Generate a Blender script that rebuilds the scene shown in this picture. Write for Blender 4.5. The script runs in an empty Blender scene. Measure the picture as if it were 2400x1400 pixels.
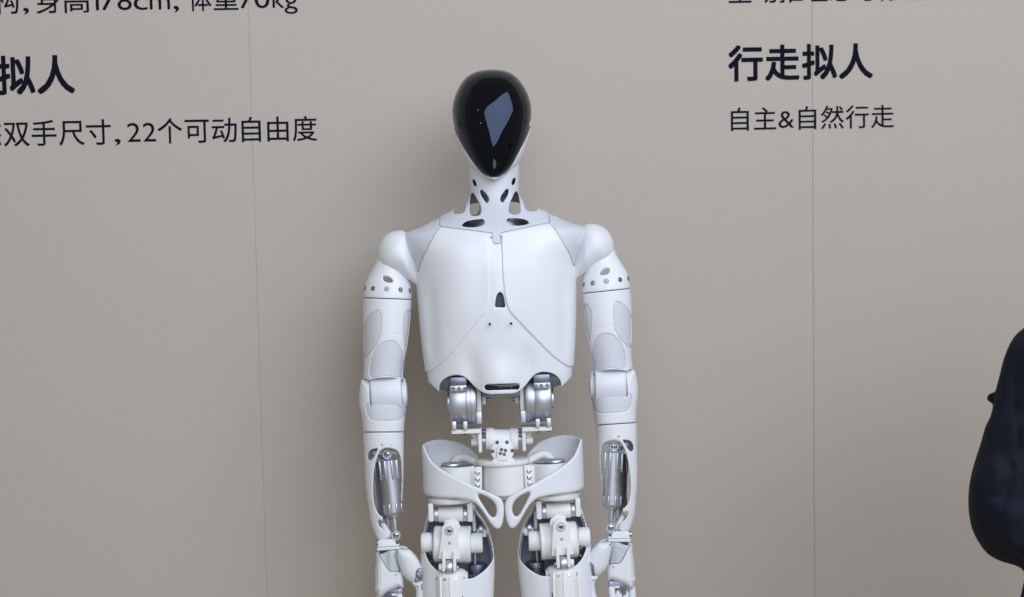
import bpy, bmesh, math, random
import numpy as np
from mathutils import Matrix, Vector, Euler

# ------------------------------------------------------------------ camera, world, lamps, exposure
R = math.radians
S = bpy.context.scene
COL = S.collection
PX = 1.0 / 1120.0            # one design unit (a pixel of the photograph at the robot) in metres
FPX = 3333.333               # focal length in design units (50 mm on a 36 mm sensor)
DIST = FPX * PX              # camera to robot
PITCH, ROLL, WALL_YAW, LEAN = 4.0, 1.1, 10.5, 2.0
ORIGIN = Vector((0, 0, 1.30))                                   # robot axis at breast height

FRAME = Matrix.Rotation(R(-PITCH), 4, 'X') @ Matrix.Rotation(R(ROLL), 4, 'Y')   # right, forward, up of the view
CAMLOC = ORIGIN - (FRAME.to_3x3() @ Vector((-35 * PX, DIST, 0)))
cam_data = bpy.data.cameras.new('camera')
cam = bpy.data.objects.new('camera', cam_data)
COL.objects.link(cam)
cam.matrix_world = Matrix.Translation(CAMLOC) @ FRAME @ Matrix.Rotation(R(90), 4, 'X')
cam_data.lens = 50
cam_data.sensor_width = 36
cam_data.clip_end = 200
cam_data.dof.use_dof = True
cam_data.dof.focus_distance = DIST - 0.06
cam_data.dof.aperture_fstop = 4.0
S.camera = cam

world = bpy.data.worlds.new('World')
S.world = world
world.use_nodes = True
bg = world.node_tree.nodes['Background']
bg.inputs[0].default_value = (1.0, 0.93, 0.84, 1)
bg.inputs[1].default_value = 0.21

def area(name, loc, target, sx, sy, power, color, spin=0):
    l = bpy.data.lights.new(name, 'AREA')
    l.shape = 'RECTANGLE'; l.size = sx; l.size_y = sy
    l.energy = power; l.color = color
    o = bpy.data.objects.new(name, l)
    COL.objects.link(o)
    q = (Vector(target) - Vector(loc)).to_track_quat('-Z', 'Y')
    o.matrix_world = Matrix.Translation(loc) @ q.to_matrix().to_4x4() @ Matrix.Rotation(R(spin), 4, 'Z')
    return o
WL = area('window_light', (1.75, -3.7, 4.0), (0.4, 0, 1.75), 7.2, 3.1, 206, (0.77, 0.855, 1.0), 24)
WL2 = area('window_light', (0, 0, 0), (0, 0, -1), 7.2, 0.42, 30, (0.77, 0.855, 1.0))
WL2.matrix_world = WL.matrix_world @ Matrix.Translation((0, -1.80, 0))
for l_ in (WL, WL2): l_.data.spread = R(150)
for x_, z_ in ((-2.9, 3.6), (-2.3, 2.6)): area('ceiling_lamp', (x_, -3.4, z_), (0, 0, 1.4), 0.10, 0.05, 0.7, (1.0, 0.85, 0.65))

S.view_settings.view_transform = 'Standard'
S.view_settings.look = 'None'
S.view_settings.exposure = 0
S.view_settings.gamma = 1
S.cycles.use_denoising = True
S.cycles.max_bounces = 8
S.cycles.caustics_reflective = False
S.cycles.caustics_refractive = False

# ------------------------------------------------------------------ materials
def material(name, color, rough=0.45, metal=0.0, bump=0.0, bscale=400, coat=0.0, var=0.0, spec=0.5, vscale=6):
    m = bpy.data.materials.new(name)
    m.use_nodes = True
    nt = m.node_tree
    b = nt.nodes['Principled BSDF']
    b.inputs['Base Color'].default_value = (*color, 1)
    b.inputs['Roughness'].default_value = rough
    b.inputs['Metallic'].default_value = metal
    b.inputs['Coat Weight'].default_value = coat
    b.inputs['Specular IOR Level'].default_value = spec
    tc = nt.nodes.new('ShaderNodeTexCoord')
    if bump:
        n = nt.nodes.new('ShaderNodeTexNoise'); n.inputs['Scale'].default_value = bscale
        n.inputs['Detail'].default_value = 3
        bp = nt.nodes.new('ShaderNodeBump'); bp.inputs['Strength'].default_value = bump
        bp.inputs['Distance'].default_value = 0.001
        nt.links.new(tc.outputs['Object'], n.inputs['Vector'])
        nt.links.new(n.outputs['Fac'], bp.inputs['Height'])
        nt.links.new(bp.outputs[0], b.inputs['Normal'])
    if var:
        n2 = nt.nodes.new('ShaderNodeTexNoise'); n2.inputs['Scale'].default_value = vscale
        n2.inputs['Detail'].default_value = 5
        mx = nt.nodes.new('ShaderNodeMapRange')
        mx.inputs['From Min'].default_value = 0.3; mx.inputs['From Max'].default_value = 0.7
        mx.inputs['To Min'].default_value = max(0.02, rough - var); mx.inputs['To Max'].default_value = rough + var
        nt.links.new(tc.outputs['Object'], n2.inputs['Vector'])
        nt.links.new(n2.outputs['Fac'], mx.inputs['Value'])
        nt.links.new(mx.outputs[0], b.inputs['Roughness'])
        m2 = nt.nodes.new('ShaderNodeMix'); m2.data_type = 'RGBA'
        m2.inputs['A'].default_value = (*[c * 0.965 for c in color], 1)
        m2.inputs['B'].default_value = (*[min(1, c * 1.02) for c in color], 1)
        nt.links.new(n2.outputs['Fac'], m2.inputs['Factor'])
        nt.links.new(m2.outputs['Result'], b.inputs['Base Color'])
    return m

WHITE = material('white_plastic', (0.80, 0.813, 0.84), 0.42, bump=0.05, bscale=900, var=0.06)
CAPW = material('white_cap_plastic', (0.76, 0.78, 0.83), 0.40, bump=0.05, bscale=900, var=0.05)
YOKE = material('pale_yoke_plastic', (0.66, 0.68, 0.73), 0.45, bump=0.05, bscale=900, var=0.05)
GREYW = material('pale_grey_plastic', (0.66, 0.68, 0.72), 0.5, bump=0.08, bscale=1200, var=0.05)
IVORY = material('ivory_printed_nylon', (0.83, 0.83, 0.82), 0.5, bump=0.12, bscale=1500, var=0.05)
SILICONE = material('grey_silicone', (0.56, 0.585, 0.60), 0.5, bump=0.05)
STEEL = material('satin_aluminium', (0.62, 0.65, 0.71), 0.46, metal=1.0, bump=0.03, var=0.06, vscale=30)
DKSTEEL = material('dark_aluminium', (0.23, 0.25, 0.31), 0.36, metal=0.9, var=0.05)
MIDSTEEL = material('grey_aluminium', (0.42, 0.44, 0.50), 0.38, metal=1.0, var=0.05, vscale=30)
CHROME = material('screw_steel', (0.52, 0.52, 0.52), 0.2, metal=1.0)
DARK = material('dark_inner', (0.05, 0.055, 0.07), 0.5)
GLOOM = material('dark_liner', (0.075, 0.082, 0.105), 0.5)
SLATE = material('blue_grey_liner', (0.36, 0.385, 0.45), 0.42)
BLACK = material('black_gloss', (0.002, 0.002, 0.0025), 0.02, coat=0.0, spec=0.5)
BLACK.node_tree.nodes['Principled BSDF'].inputs['Specular Tint'].default_value = (0.56, 0.68, 1.0, 1)
LENS = material('lens_black', (0.010, 0.012, 0.02), 0.12)
SEAM = material('seam_shadow_gap', (0.035, 0.035, 0.045), 0.7)  # near-black standing in for shade in gaps and recesses

def side_perforation(m):
    # the fine moulded ribbing along the flanks of the breast plates
    nt = m.node_tree
    b = nt.nodes['Principled BSDF']
    tc = nt.nodes.new('ShaderNodeTexCoord')
    w = nt.nodes.new('ShaderNodeTexWave'); w.bands_direction = 'DIAGONAL'
    w.inputs['Scale'].default_value = 95; w.inputs['Distortion'].default_value = 1.2
    sp = nt.nodes.new('ShaderNodeSeparateXYZ')
    ab = nt.nodes.new('ShaderNodeMath'); ab.operation = 'ABSOLUTE'
    mr = nt.nodes.new('ShaderNodeMapRange')
    mr.inputs['From Min'].default_value = 0.133; mr.inputs['From Max'].default_value = 0.148
    mz = nt.nodes.new('ShaderNodeMath'); mz.operation = 'LESS_THAN'; mz.inputs[1].default_value = 0.03
    mu = nt.nodes.new('ShaderNodeMath'); mu.operation = 'MULTIPLY'
    mu2 = nt.nodes.new('ShaderNodeMath'); mu2.operation = 'MULTIPLY'
    bp = nt.nodes.new('ShaderNodeBump'); bp.inputs['Strength'].default_value = 0.22
    bp.inputs['Distance'].default_value = 0.001
    nt.links.new(tc.outputs['Object'], w.inputs['Vector'])
    nt.links.new(tc.outputs['Object'], sp.inputs[0])
    nt.links.new(sp.outputs['X'], ab.inputs[0]); nt.links.new(ab.outputs[0], mr.inputs['Value'])
    nt.links.new(sp.outputs['Z'], mz.inputs[0])
    nt.links.new(mr.outputs[0], mu.inputs[0]); nt.links.new(mz.outputs[0], mu.inputs[1])
    nt.links.new(mu.outputs[0], mu2.inputs[0]); nt.links.new(w.outputs['Fac'], mu2.inputs[1])
    nt.links.new(mu2.outputs[0], bp.inputs['Height'])
    nt.links.new(bp.outputs[0], b.inputs['Normal'])
BREAST = material('breast_plate_plastic', (0.82, 0.835, 0.865), 0.36)
side_perforation(BREAST)

# ------------------------------------------------------------------ geometry kit. Design space: u right, v down, d away, in pixels
CL, SL = math.cos(R(LEAN)), math.sin(R(LEAN))
def D(x, y):
    dx, dy = x - 1165.0, y - 700.0
    return (dx * CL - dy * SL, 700.0 + dx * SL + dy * CL)
def DL(pts):
    return [D(*p) for p in pts]
def to_local(P):
    """design space to robot space in metres; K keeps a thing at depth d at the size it was measured"""
    P = np.asarray(P, dtype=float)
    K = 1.0 + P[:, 2] / FPX
    return np.stack([(35 + (P[:, 0] - 35) * K) * PX, P[:, 2] * PX, (700 - P[:, 1]) * K * PX], 1)

def spline(pts, closed=True, sub=5):
    P = np.array(pts, float); n = len(P); out = []
    rng = range(n) if closed else range(n - 1)
    for i in rng:
        if closed: a, b, c, e = P[(i - 1) % n], P[i], P[(i + 1) % n], P[(i + 2) % n]
        else: a, b, c, e = P[max(i - 1, 0)], P[i], P[i + 1], P[min(i + 2, n - 1)]
        for k in range(sub):
            t = k / sub
            out.append(0.5 * ((2 * b) + (c - a) * t + (2 * a - 5 * b + 4 * c - e) * t * t + (-a + 3 * b - 3 * c + e) * t ** 3))
    if not closed: out.append(P[-1])
    return np.array(out)

def sym(half):
    """half outline on the left side, mirrored to a closed symmetric outline"""
    return list(half) + [(-u, v) for u, v in reversed(half)]

class Grid:
    def __init__(g, u0, u1, v0, v1, d0, d1, h):
        g.h = h; g.o = np.array([u0, v0, d0], float)
        g.n = [int(math.ceil((b - a) / h)) + 1 for a, b in ((u0, u1), (v0, v1), (d0, d1))]
        g.U = (u0 + h * np.arange(g.n[0], dtype=np.float32))[:, None, None]
        g.V = (v0 + h * np.arange(g.n[1], dtype=np.float32))[None, :, None]
        g.D = (d0 + h * np.arange(g.n[2], dtype=np.float32))[None, None, :]

def poly_sdf(pts, A, B):
    """signed distance to a closed polygon, negative inside, over the broadcast of A and B"""
    A, B = np.broadcast_arrays(A, B)
    sh = A.shape
    X = A.ravel().astype(np.float32); Y = B.ravel().astype(np.float32)
    P = np.array(pts, np.float32)
    best = np.full(X.shape, 1e9, np.float32); ins = np.zeros(X.shape, bool)
    for i in range(len(P)):
        ax, ay = P[i]; bx, by = P[(i + 1) % len(P)]
        ex, ey = bx - ax, by - ay
        L = ex * ex + ey * ey
        if L < 1e-9: continue
        t = np.clip(((X - ax) * ex + (Y - ay) * ey) / L, 0, 1)
        np.minimum(best, (X - ax - t * ex) ** 2 + (Y - ay - t * ey) ** 2, out=best)
        if ay != by:
            c = ((ay > Y) != (by > Y)) & (X < (bx - ax) * (Y - ay) / (by - ay) + ax)
            ins ^= c
    r = np.sqrt(best)
    return np.where(ins, -r, r).reshape(sh)
def uv(g, pts, mirror=False, smooth=True, sub=5, du=0):
    U = np.abs(g.U - du) if mirror else g.U - du
    P = spline(pts, sub=sub) if smooth else pts
    if mirror:
        P = [(-(p[0] - du), p[1]) for p in P]
    return poly_sdf(P, U[:, :, 0], g.V[:, :, 0])[:, :, None]

def smin(a, b, k):
    h = np.maximum(k - np.abs(a - b), 0) / k
    return np.minimum(a, b) - h * h * k * 0.25
def smax(a, b, k): return -smin(-a, -b, k)
def smooth01(x, a, b):
    t = np.clip((x - a) / (b - a), 0, 1); return t * t * (3 - 2 * t)
def blur2(p, r):
    k = np.exp(-0.5 * (np.arange(-3 * r, 3 * r + 1) / r) ** 2); k /= k.sum()
    q = np.pad(p[:, :, 0], 3 * r, mode='edge')
    q = np.apply_along_axis(lambda m: np.convolve(m, k, 'valid'), 0, q)
    q = np.apply_along_axis(lambda m: np.convolve(m, k, 'valid'), 1, q)
    return q[:, :, None].astype(np.float32)
def curve(tab, x):
    """monotone cubic through a table"""
    X = np.array([t[0] for t in tab], float); Y = np.array([t[1] for t in tab], float)
    h = np.diff(X); dl = np.diff(Y) / h
    m = np.zeros_like(Y); m[0], m[-1] = dl[0], dl[-1]
    for i in range(1, len(Y) - 1):
        if dl[i - 1] * dl[i] > 0:
            w1, w2 = 2 * h[i] + h[i - 1], h[i] + 2 * h[i - 1]
            m[i] = (w1 + w2) / (w1 / dl[i - 1] + w2 / dl[i])
    xs = np.clip(np.asarray(x, float), X[0], X[-1])
    i = np.clip(np.searchsorted(X, xs) - 1, 0, len(X) - 2)
    t = (xs - X[i]) / h[i]
    return ((2*t**3-3*t**2+1)*Y[i] + (t**3-2*t**2+t)*h[i]*m[i] + (-2*t**3+3*t**2)*Y[i+1] + (t**3-t**2)*h[i]*m[i+1]).astype(np.float32)
def loft(g, left, right, front, back, n=2.0, cd=None):
    """solid whose outline in the view runs through left(v), right(v); front/back(v) are its half depths"""
    ul, ur = curve(left, g.V), curve(right, g.V)
    cx, hw = (ul + ur) / 2, np.maximum((ur - ul) / 2, 0.5)
    c = curve(cd, g.V) if cd else 0.0
    hf, hb = np.maximum(curve(front, g.V), 0.5), np.maximum(curve(back, g.V), 0.5)
    dd = g.D - c
    hd = np.where(dd < 0, hf, hb)
    q = (np.abs((g.U - cx) / hw) ** n + np.abs(dd / hd) ** n) ** (1.0 / n)
    return ((q - 1) * np.minimum(hw, hd)).astype(np.float32)
def norm(f, g):
    a, b, c = np.gradient(f, g.h)
    return f / np.clip(np.sqrt(a * a + b * b + c * c), 0.3, 4)
def shell(f, t): return np.maximum(f, -(f + t))
def pillow(p, g, dc, H, Rr):
    """rounded solid over a 2-D outline: p outline distance, H half depth, Rr edge radius"""
    return np.sqrt(np.maximum(p + Rr, 0) ** 2 + ((g.D - dc) * (Rr / H)) ** 2) - Rr
def capsule(g, a, b, ra, rb, sd=1.0):
    a = np.array(a, float); b = np.array(b, float); e = b - a; L = (e * e).sum()
    t = np.clip(((g.U - a[0]) * e[0] + (g.V - a[1]) * e[1] + (g.D - a[2]) * e[2]) / L, 0, 1)
    return (np.sqrt((g.U - a[0] - t * e[0]) ** 2 + (g.V - a[1] - t * e[1]) ** 2 + ((g.D - a[2] - t * e[2]) * sd) ** 2) - (ra + (rb - ra) * t)).astype(np.float32)
def ball(g, c, r):
    return (np.sqrt(((g.U - c[0]) / r[0]) ** 2 + ((g.V - c[1]) / r[1]) ** 2 + ((g.D - c[2]) / r[2]) ** 2) - 1) * min(r)

def nets(F, g):
    """surface nets: the zero surface of F as quads"""
    F = np.broadcast_to(F, g.n).astype(np.float32)
    F = np.where(F == 0, 1e-5, F)
    Sg = F < 0
    # close the surface where it would run out of the grid
    for ax in range(3):
        sl = [slice(None)] * 3
        for e in (0, -1):
            sl[ax] = e; Sg = Sg.copy(); Sg[tuple(sl)] = False
    F = np.where(Sg, F, np.maximum(F, 1e-3))
    c = [Sg[i:F.shape[0]-1+i, j:F.shape[1]-1+j, k:F.shape[2]-1+k] for i in (0, 1) for j in (0, 1) for k in (0, 1)]
    anyc = c[0].copy(); allc = c[0].copy()
    for x in c[1:]: anyc |= x; allc &= x
    act = anyc & ~allc
    I = np.argwhere(act)
    if len(I) == 0: return np.zeros((0, 3)), np.zeros((0, 4), int)
    idx = np.full(act.shape, -1, np.int64); idx[act] = np.arange(len(I))
    cor = np.array([(i, j, k) for i in (0, 1) for j in (0, 1) for k in (0, 1)])
    val = np.stack([F[I[:, 0] + a, I[:, 1] + b, I[:, 2] + e] for a, b, e in cor], 1)
    acc = np.zeros((len(I), 3)); cnt = np.zeros(len(I))
    for p in range(8):
        for q in range(p + 1, 8):
            if np.abs(cor[p] - cor[q]).sum() != 1: continue
            m = (val[:, p] < 0) != (val[:, q] < 0)
            t = np.where(m, val[:, p] / np.where(m, val[:, p] - val[:, q], 1), 0)
            acc += np.where(m[:, None], cor[p] + t[:, None] * (cor[q] - cor[p]), 0); cnt += m
    P = acc / cnt[:, None]
    for _ in range(2):                                  # pull each vertex onto the surface
        x, y, z = P.T
        w = [((x if a else 1 - x) * (y if b else 1 - y) * (z if e else 1 - z)) for a, b, e in cor]
        f = sum(w[i] * val[:, i] for i in range(8))
        gx = sum((1 if a else -1) * (y if b else 1 - y) * (z if e else 1 - z) * val[:, i] for i, (a, b, e) in enumerate(cor))
        gy = sum((x if a else 1 - x) * (1 if b else -1) * (z if e else 1 - z) * val[:, i] for i, (a, b, e) in enumerate(cor))
        gz = sum((x if a else 1 - x) * (y if b else 1 - y) * (1 if e else -1) * val[:, i] for i, (a, b, e) in enumerate(cor))
        G = np.stack([gx, gy, gz], 1)
        st = (f / np.maximum((G * G).sum(1), 1e-6))[:, None] * G
        ln = np.linalg.norm(st, axis=1, keepdims=True)
        P = np.clip(P - st * np.minimum(1, 0.3 / np.maximum(ln, 1e-9)), 0, 1)
    V = (I + P) * g.h + g.o
    Q = []
    for ax in range(3):
        s0 = [slice(None)] * 3; s1 = [slice(None)] * 3
        s0[ax] = slice(0, -1); s1[ax] = slice(1, None)
        A, B = Sg[tuple(s0)], Sg[tuple(s1)]
        E = np.argwhere(A != B)
        b, e = (ax + 1) % 3, (ax + 2) % 3
        E = E[(E[:, b] > 0) & (E[:, e] > 0) & (E[:, b] < idx.shape[b]) & (E[:, e] < idx.shape[e])]
        if not len(E): continue
        def cell(db, de):
            C = E.copy(); C[:, b] -= db; C[:, e] -= de
            return idx[C[:, 0], C[:, 1], C[:, 2]]
        q = np.stack([cell(1, 1), cell(0, 1), cell(0, 0), cell(1, 0)], 1)
        flip = ~A[E[:, 0], E[:, 1], E[:, 2]]
        q[flip] = q[flip][:, ::-1]
        Q.append(q[(q >= 0).all(1)])
    return V, np.concatenate(Q)

# geo = (Nx3 verts in design space, list/array of faces, smooth flag or angle)
class Geo:
    def __init__(s, V, Fc, smooth=True):
        s.V = np.asarray(V, float); s.F = Fc; s.smooth = smooth
    def moved(s, du=0, dv=0, dd=0): return Geo(s.V + np.array([du, dv, dd]), s.F, s.smooth)
def join(*gs):
    V, Fc, o = [], [], 0
    for q in gs:
        V.append(q.V); Fc += [tuple(int(i) + o for i in f) for f in q.F]; o += len(q.V)
    return Geo(np.concatenate(V), Fc, gs[0].smooth)
def sdf(F, g): return Geo(*nets(F, g), True)

def frame_of(axis):
    a = np.array(axis, float); a /= np.linalg.norm(a)
    t = np.array([0, 0, 1.0]) if abs(a[2]) < 0.9 else np.array([1.0, 0, 0])
    x = np.cross(t, a); x /= np.linalg.norm(x)
    return x, np.cross(a, x), a
def lathe(base, axis, prof, seg=40, ang=None):
    """profile (t along the axis, radius) turned about the axis"""
    x, y, a = frame_of(axis); base = np.array(base, float)
    V, Fc = [], []
    for t, r in prof:
        for k in range(seg):
            th = 2 * math.pi * k / seg
            V.append(base + a * t + (x * math.cos(th) + y * math.sin(th)) * max(r, 0.01))
    for i in range(len(prof) - 1):
        for k in range(seg):
            k2 = (k + 1) % seg
            Fc.append((i*seg+k, i*seg+k2, (i+1)*seg+k2, (i+1)*seg+k))
    Fc.append(tuple(range(seg))[::-1]); Fc.append(tuple((len(prof)-1)*seg + k for k in range(seg)))
    return Geo(V, Fc, 38)
def cyl(a, b, r, bev=1.2, seg=32):
    a = np.array(a, float); b = np.array(b, float); L = np.linalg.norm(b - a); bev = min(bev, L * .45, r * .5)
    k = bev * 0.3
    return lathe(a, b - a, [(0, r - bev), (k, r - k), (bev, r), (L - bev, r), (L - k, r - k), (L, r - bev)], seg)
def ring(c, axis, r0, r1, w, seg=36, bev=1.0):
    """washer with rounded rims"""
    x, y, a = frame_of(axis); c = np.array(c, float)
    pr = [(-w/2+bev, r1), (-w/2, r1-bev), (-w/2, r0+bev), (-w/2+bev, r0), (w/2-bev, r0), (w/2, r0+bev), (w/2, r1-bev), (w/2-bev, r1)]
    V, Fc = [], []; n = len(pr)
    for k in range(seg):
        th = 2 * math.pi * k / seg
        for t, r in pr: V.append(c + a * t + (x * math.cos(th) + y * math.sin(th)) * r)
    for k in range(seg):
        k2 = (k + 1) % seg
        for i in range(n):
            j = (i + 1) % n
            Fc.append((k*n+i, k*n+j, k2*n+j, k2*n+i))
    return Geo(V, Fc, 38)
def bm_geo(bm, ang=30):
    bm.normal_update(); bm.verts.index_update()
    bmesh.ops.recalc_face_normals(bm, faces=bm.faces)
    V = [tuple(v.co) for v in bm.verts]; Fc = [tuple(v.index for v in f.verts) for f in bm.faces]
    bm.free(); return Geo(V, Fc, ang)
def prism(pts, d0, d1, bev=1.2, smooth=False, sub=3):
    """outline in the view extruded in depth, all rims bevelled"""
    P = spline(pts, sub=sub) if smooth else pts
    bm = bmesh.new()
    a = [bm.verts.new((p[0], p[1], d0)) for p in P]
    f = bm.faces.new(a)
    r = bmesh.ops.extrude_face_region(bm, geom=[f])
    bmesh.ops.translate(bm, vec=(0, 0, d1 - d0), verts=[e for e in r['geom'] if isinstance(e, bmesh.types.BMVert)])
    bmesh.ops.recalc_face_normals(bm, faces=bm.faces)
    if bev:
        if smooth: ed = [e for e in bm.edges if abs(e.verts[0].co.z - e.verts[1].co.z) < 1e-6]
        else: ed = list(bm.edges)
        bmesh.ops.bevel(bm, geom=ed, offset=bev, segments=2, affect='EDGES', profile=0.6, clamp_overlap=True)
    return bm_geo(bm)
def rbox(c, s, bev=1.5, rot=0):
    """box with bevelled edges, size s, turned by rot degrees in the view"""
    bm = bmesh.new(); bmesh.ops.create_cube(bm, size=1)
    for v in bm.verts: v.co = Vector((v.co.x * s[0], v.co.y * s[1], v.co.z * s[2]))
    if bev: bmesh.ops.bevel(bm, geom=list(bm.edges), offset=min(bev, min(s) * .45), segments=2, affect='EDGES', profile=0.6)
    if rot: bmesh.ops.rotate(bm, verts=bm.verts, matrix=Matrix.Rotation(R(rot), 3, 'Z'))
    bmesh.ops.translate(bm, verts=bm.verts, vec=c)
    return bm_geo(bm)
def bolt(geo, m, parent=None, side=-1, warp=None, d0=None, name='screw', bore=True):
    """a screw; a dark disc and hexagon stand in for its shaded recesses"""
    c, a, r = geo.bore
    fix = (lambda q: tru(q, d0)) if d0 is not None else (lambda q: q)
    part(name, fix(geo), m, parent, side, warp)
    if bore and r > 1.9: part('bore_shade', fix(lathe(c - a * 2, a, [(0, r * 1.28), (2.3, r * 1.26)], 20)), SEAM, parent, side, warp)  # dark disc: shade of the recess put into colour
    if r > 2.4: part('socket', fix(lathe(c - a * 1.5, a, [(0, r * .46), (1.6, r * .44)], 6)), SEAM, parent, side, warp)  # dark hexagon for the shade inside the head
def tube(path, r, seg=10, sub=6):
    P = spline(path, closed=False, sub=sub)
    V, Fc = [], []; up = None
    for i, p in enumerate(P):
        t = P[min(i + 1, len(P) - 1)] - P[max(i - 1, 0)]; t /= np.linalg.norm(t)
        x = np.cross(t, np.array([0.3, 0.2, 0.93])) if up is None else up - t * (up @ t)
        x /= np.linalg.norm(x); up = x; y = np.cross(t, x)
        rr = r[0] + (r[1] - r[0]) * i / (len(P) - 1) if isinstance(r, tuple) else r
        for k in range(seg):
            th = 2 * math.pi * k / seg; V.append(p + (x * math.cos(th) + y * math.sin(th)) * rr)
    for i in range(len(P) - 1):
        for k in range(seg):
            k2 = (k + 1) % seg; Fc.append((i*seg+k, i*seg+k2, (i+1)*seg+k2, (i+1)*seg+k))
    Fc.append(tuple(range(seg))[::-1]); Fc.append(tuple((len(P)-1)*seg + k for k in range(seg)))
    return Geo(V, Fc, 60)
def screw(c, axis, r, seg=14):
    """socket-head screw: head with a sunk hexagon; axis points out of the surface"""
    x, y, a = frame_of(axis); c = np.array(c, float)
    q = lathe(c - a * 2.5, a, [(0, r * .98), (3.0, r * .98), (3.6, r * .82), (3.6, r * .48), (1.2, r * .42)], seg)
    q.bore = (c, a, r)
    return q

# ------------------------------------------------------------------ objects
def mesh_from(name, V, Fc, m, smooth):
    me = bpy.data.meshes.new(name)
    Fc = list(Fc) if not isinstance(Fc, np.ndarray) else Fc
    if isinstance(Fc, np.ndarray):
        me.vertices.add(len(V)); me.vertices.foreach_set('co', np.asarray(V, np.float32).ravel())
        me.loops.add(Fc.size); me.loops.foreach_set('vertex_index', Fc.ravel().astype(np.int32))
        me.polygons.add(len(Fc)); me.polygons.foreach_set('loop_start', np.arange(0, Fc.size, 4, dtype=np.int32))
        me.update(calc_edges=True); me.validate()
    else:
        me.from_pydata([tuple(v) for v in V], [], Fc)
    me.materials.append(m)
    if smooth is True: me.polygons.foreach_set('use_smooth', [True] * len(me.polygons))
    elif smooth:
        me.polygons.foreach_set('use_smooth', [True] * len(me.polygons))
        me.set_sharp_from_angle(angle=R(smooth))
    me.update()
    return me
ROOT = None
def part(name, geo, m, parent=None, side=-1, warp=None, label=None, kind=None):
    """one mesh object of the robot. side=+1 mirrors the left-hand design to the right"""
    V = geo.V.copy(); Fc = geo.F
    if side > 0:
        V[:, 0] *= -1
        Fc = Fc[:, ::-1] if isinstance(Fc, np.ndarray) else [tuple(f)[::-1] for f in Fc]
    if warp is not None: V = warp(V, side)
    me = mesh_from(name, to_local(V), np.ascontiguousarray(Fc) if isinstance(Fc, np.ndarray) else Fc, m, geo.smooth)
    o = bpy.data.objects.new(name, me); COL.objects.link(o)
    o.parent = parent or ROOT
    if label: o['label'] = label
    if kind: o['kind'] = kind
    return o
def thing(name, label, cat, mw=Matrix()):
    o = bpy.data.objects.new(name, None); COL.objects.link(o)
    o.empty_display_size = 0.1; o.matrix_world = mw
    o['label'] = label; o['category'] = cat
    return o
# ------------------------------------------------------------------ the robot
ROOT = thing('humanoid_robot', 'white humanoid robot with glossy black oval face standing before the beige wall', 'robot')
ROOT.matrix_world = Matrix.Translation(ORIGIN) @ FRAME @ Matrix.Rotation(R(-LEAN), 4, 'Y')

# ---- head
HC = 3.0
g = Grid(-100, 106, 156, 430, -122, 130, 2.0)
HW = [(162.3, 0), (163.2, 16), (165, 27), (169, 40.5), (176, 53.5), (184, 62.5), (196, 72), (208, 79.5), (233, 89.5), (257, 93.6), (283, 92.3), (305, 89.0),
      (321, 85.5), (340, 79.5), (356, 73.5), (372, 66), (386, 58), (398, 47), (408, 36), (415, 24.5), (419, 16), (421.5, 9), (422.6, 0)]
HFR = [(162.3, 0), (163.2, 22), (165, 34), (169, 48), (176, 62), (184, 73), (208, 91), (256, 106), (300, 109), (340, 107), (372, 102), (398, 100), (410, 98), (417, 94), (421, 87), (423, 74)]
HBK = [(162.3, 0), (163.2, 20), (165, 32), (176, 60), (196, 88), (230, 108), (270, 114), (320, 104), (370, 84), (423, 60)]
left = [(v, HC - w) for v, w in HW]; right = [(v, HC + w) for v, w in HW]
def soften(tab, a=196, b=418, sig=9):
    x = np.arange(150, 440, 1.0); y = curve(tab, x); k = np.exp(-.5 * (np.arange(-30, 31) / sig) ** 2); k /= k.sum()
    z = np.convolve(np.pad(y, 30, mode='edge'), k, 'valid')
    w = smooth01(x, a - 12, a + 22) * (1 - smooth01(x, b - 40, b))
    f = y * (1 - w) + z * w
    keep = [t for t in tab if t[0] < a - 14] + [(xx, ff) for xx, ff in zip(x, f) if a - 12 <= xx <= b and int(xx) % 2 == 0] + [t for t in tab if t[0] > b + 1]
    return keep
HFR, HBK = soften(HFR, b=396), soften(HBK, b=396)
left, right = [(v, HC - w) for v, w in soften(HW, b=372, sig=6)], [(v, HC + w) for v, w in soften(HW, b=372, sig=6)]
head = norm(loft(g, left, right, HFR, HBK, 2.2), g)
VP = DL([(1056, 262), (1061.5, 283), (1066.5, 300), (1082, 334.5), (1104, 371), (1126, 400), (1140, 410), (1160, 414.8), (1179, 408.5), (1195, 392),
      (1217, 352), (1235, 315), (1243.5, 285), (1249, 262)])
visor_poly = [(-140, 120), (-140, 250)] + list(spline(VP, closed=False, sub=5)) + [(145, 250), (145, 120)]
vp = poly_sdf(visor_poly, g.U[:, :, 0], g.V[:, :, 0])[:, :, None]
cut_back = g.D - 26 + (g.V - 163) * 0.10
region = np.maximum(vp, cut_back)
part_head = part('head_shell', sdf(smax(np.maximum(head, -(head + 7)), -(region - 1.3), 1.6), g), WHITE)
part('face_visor', sdf(smax(np.maximum(head + 0.2, -(head + 8)), region, 1.6), g), BLACK, part_head)
part('head_liner', sdf(head + 9, g), DARK, part_head)

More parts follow.
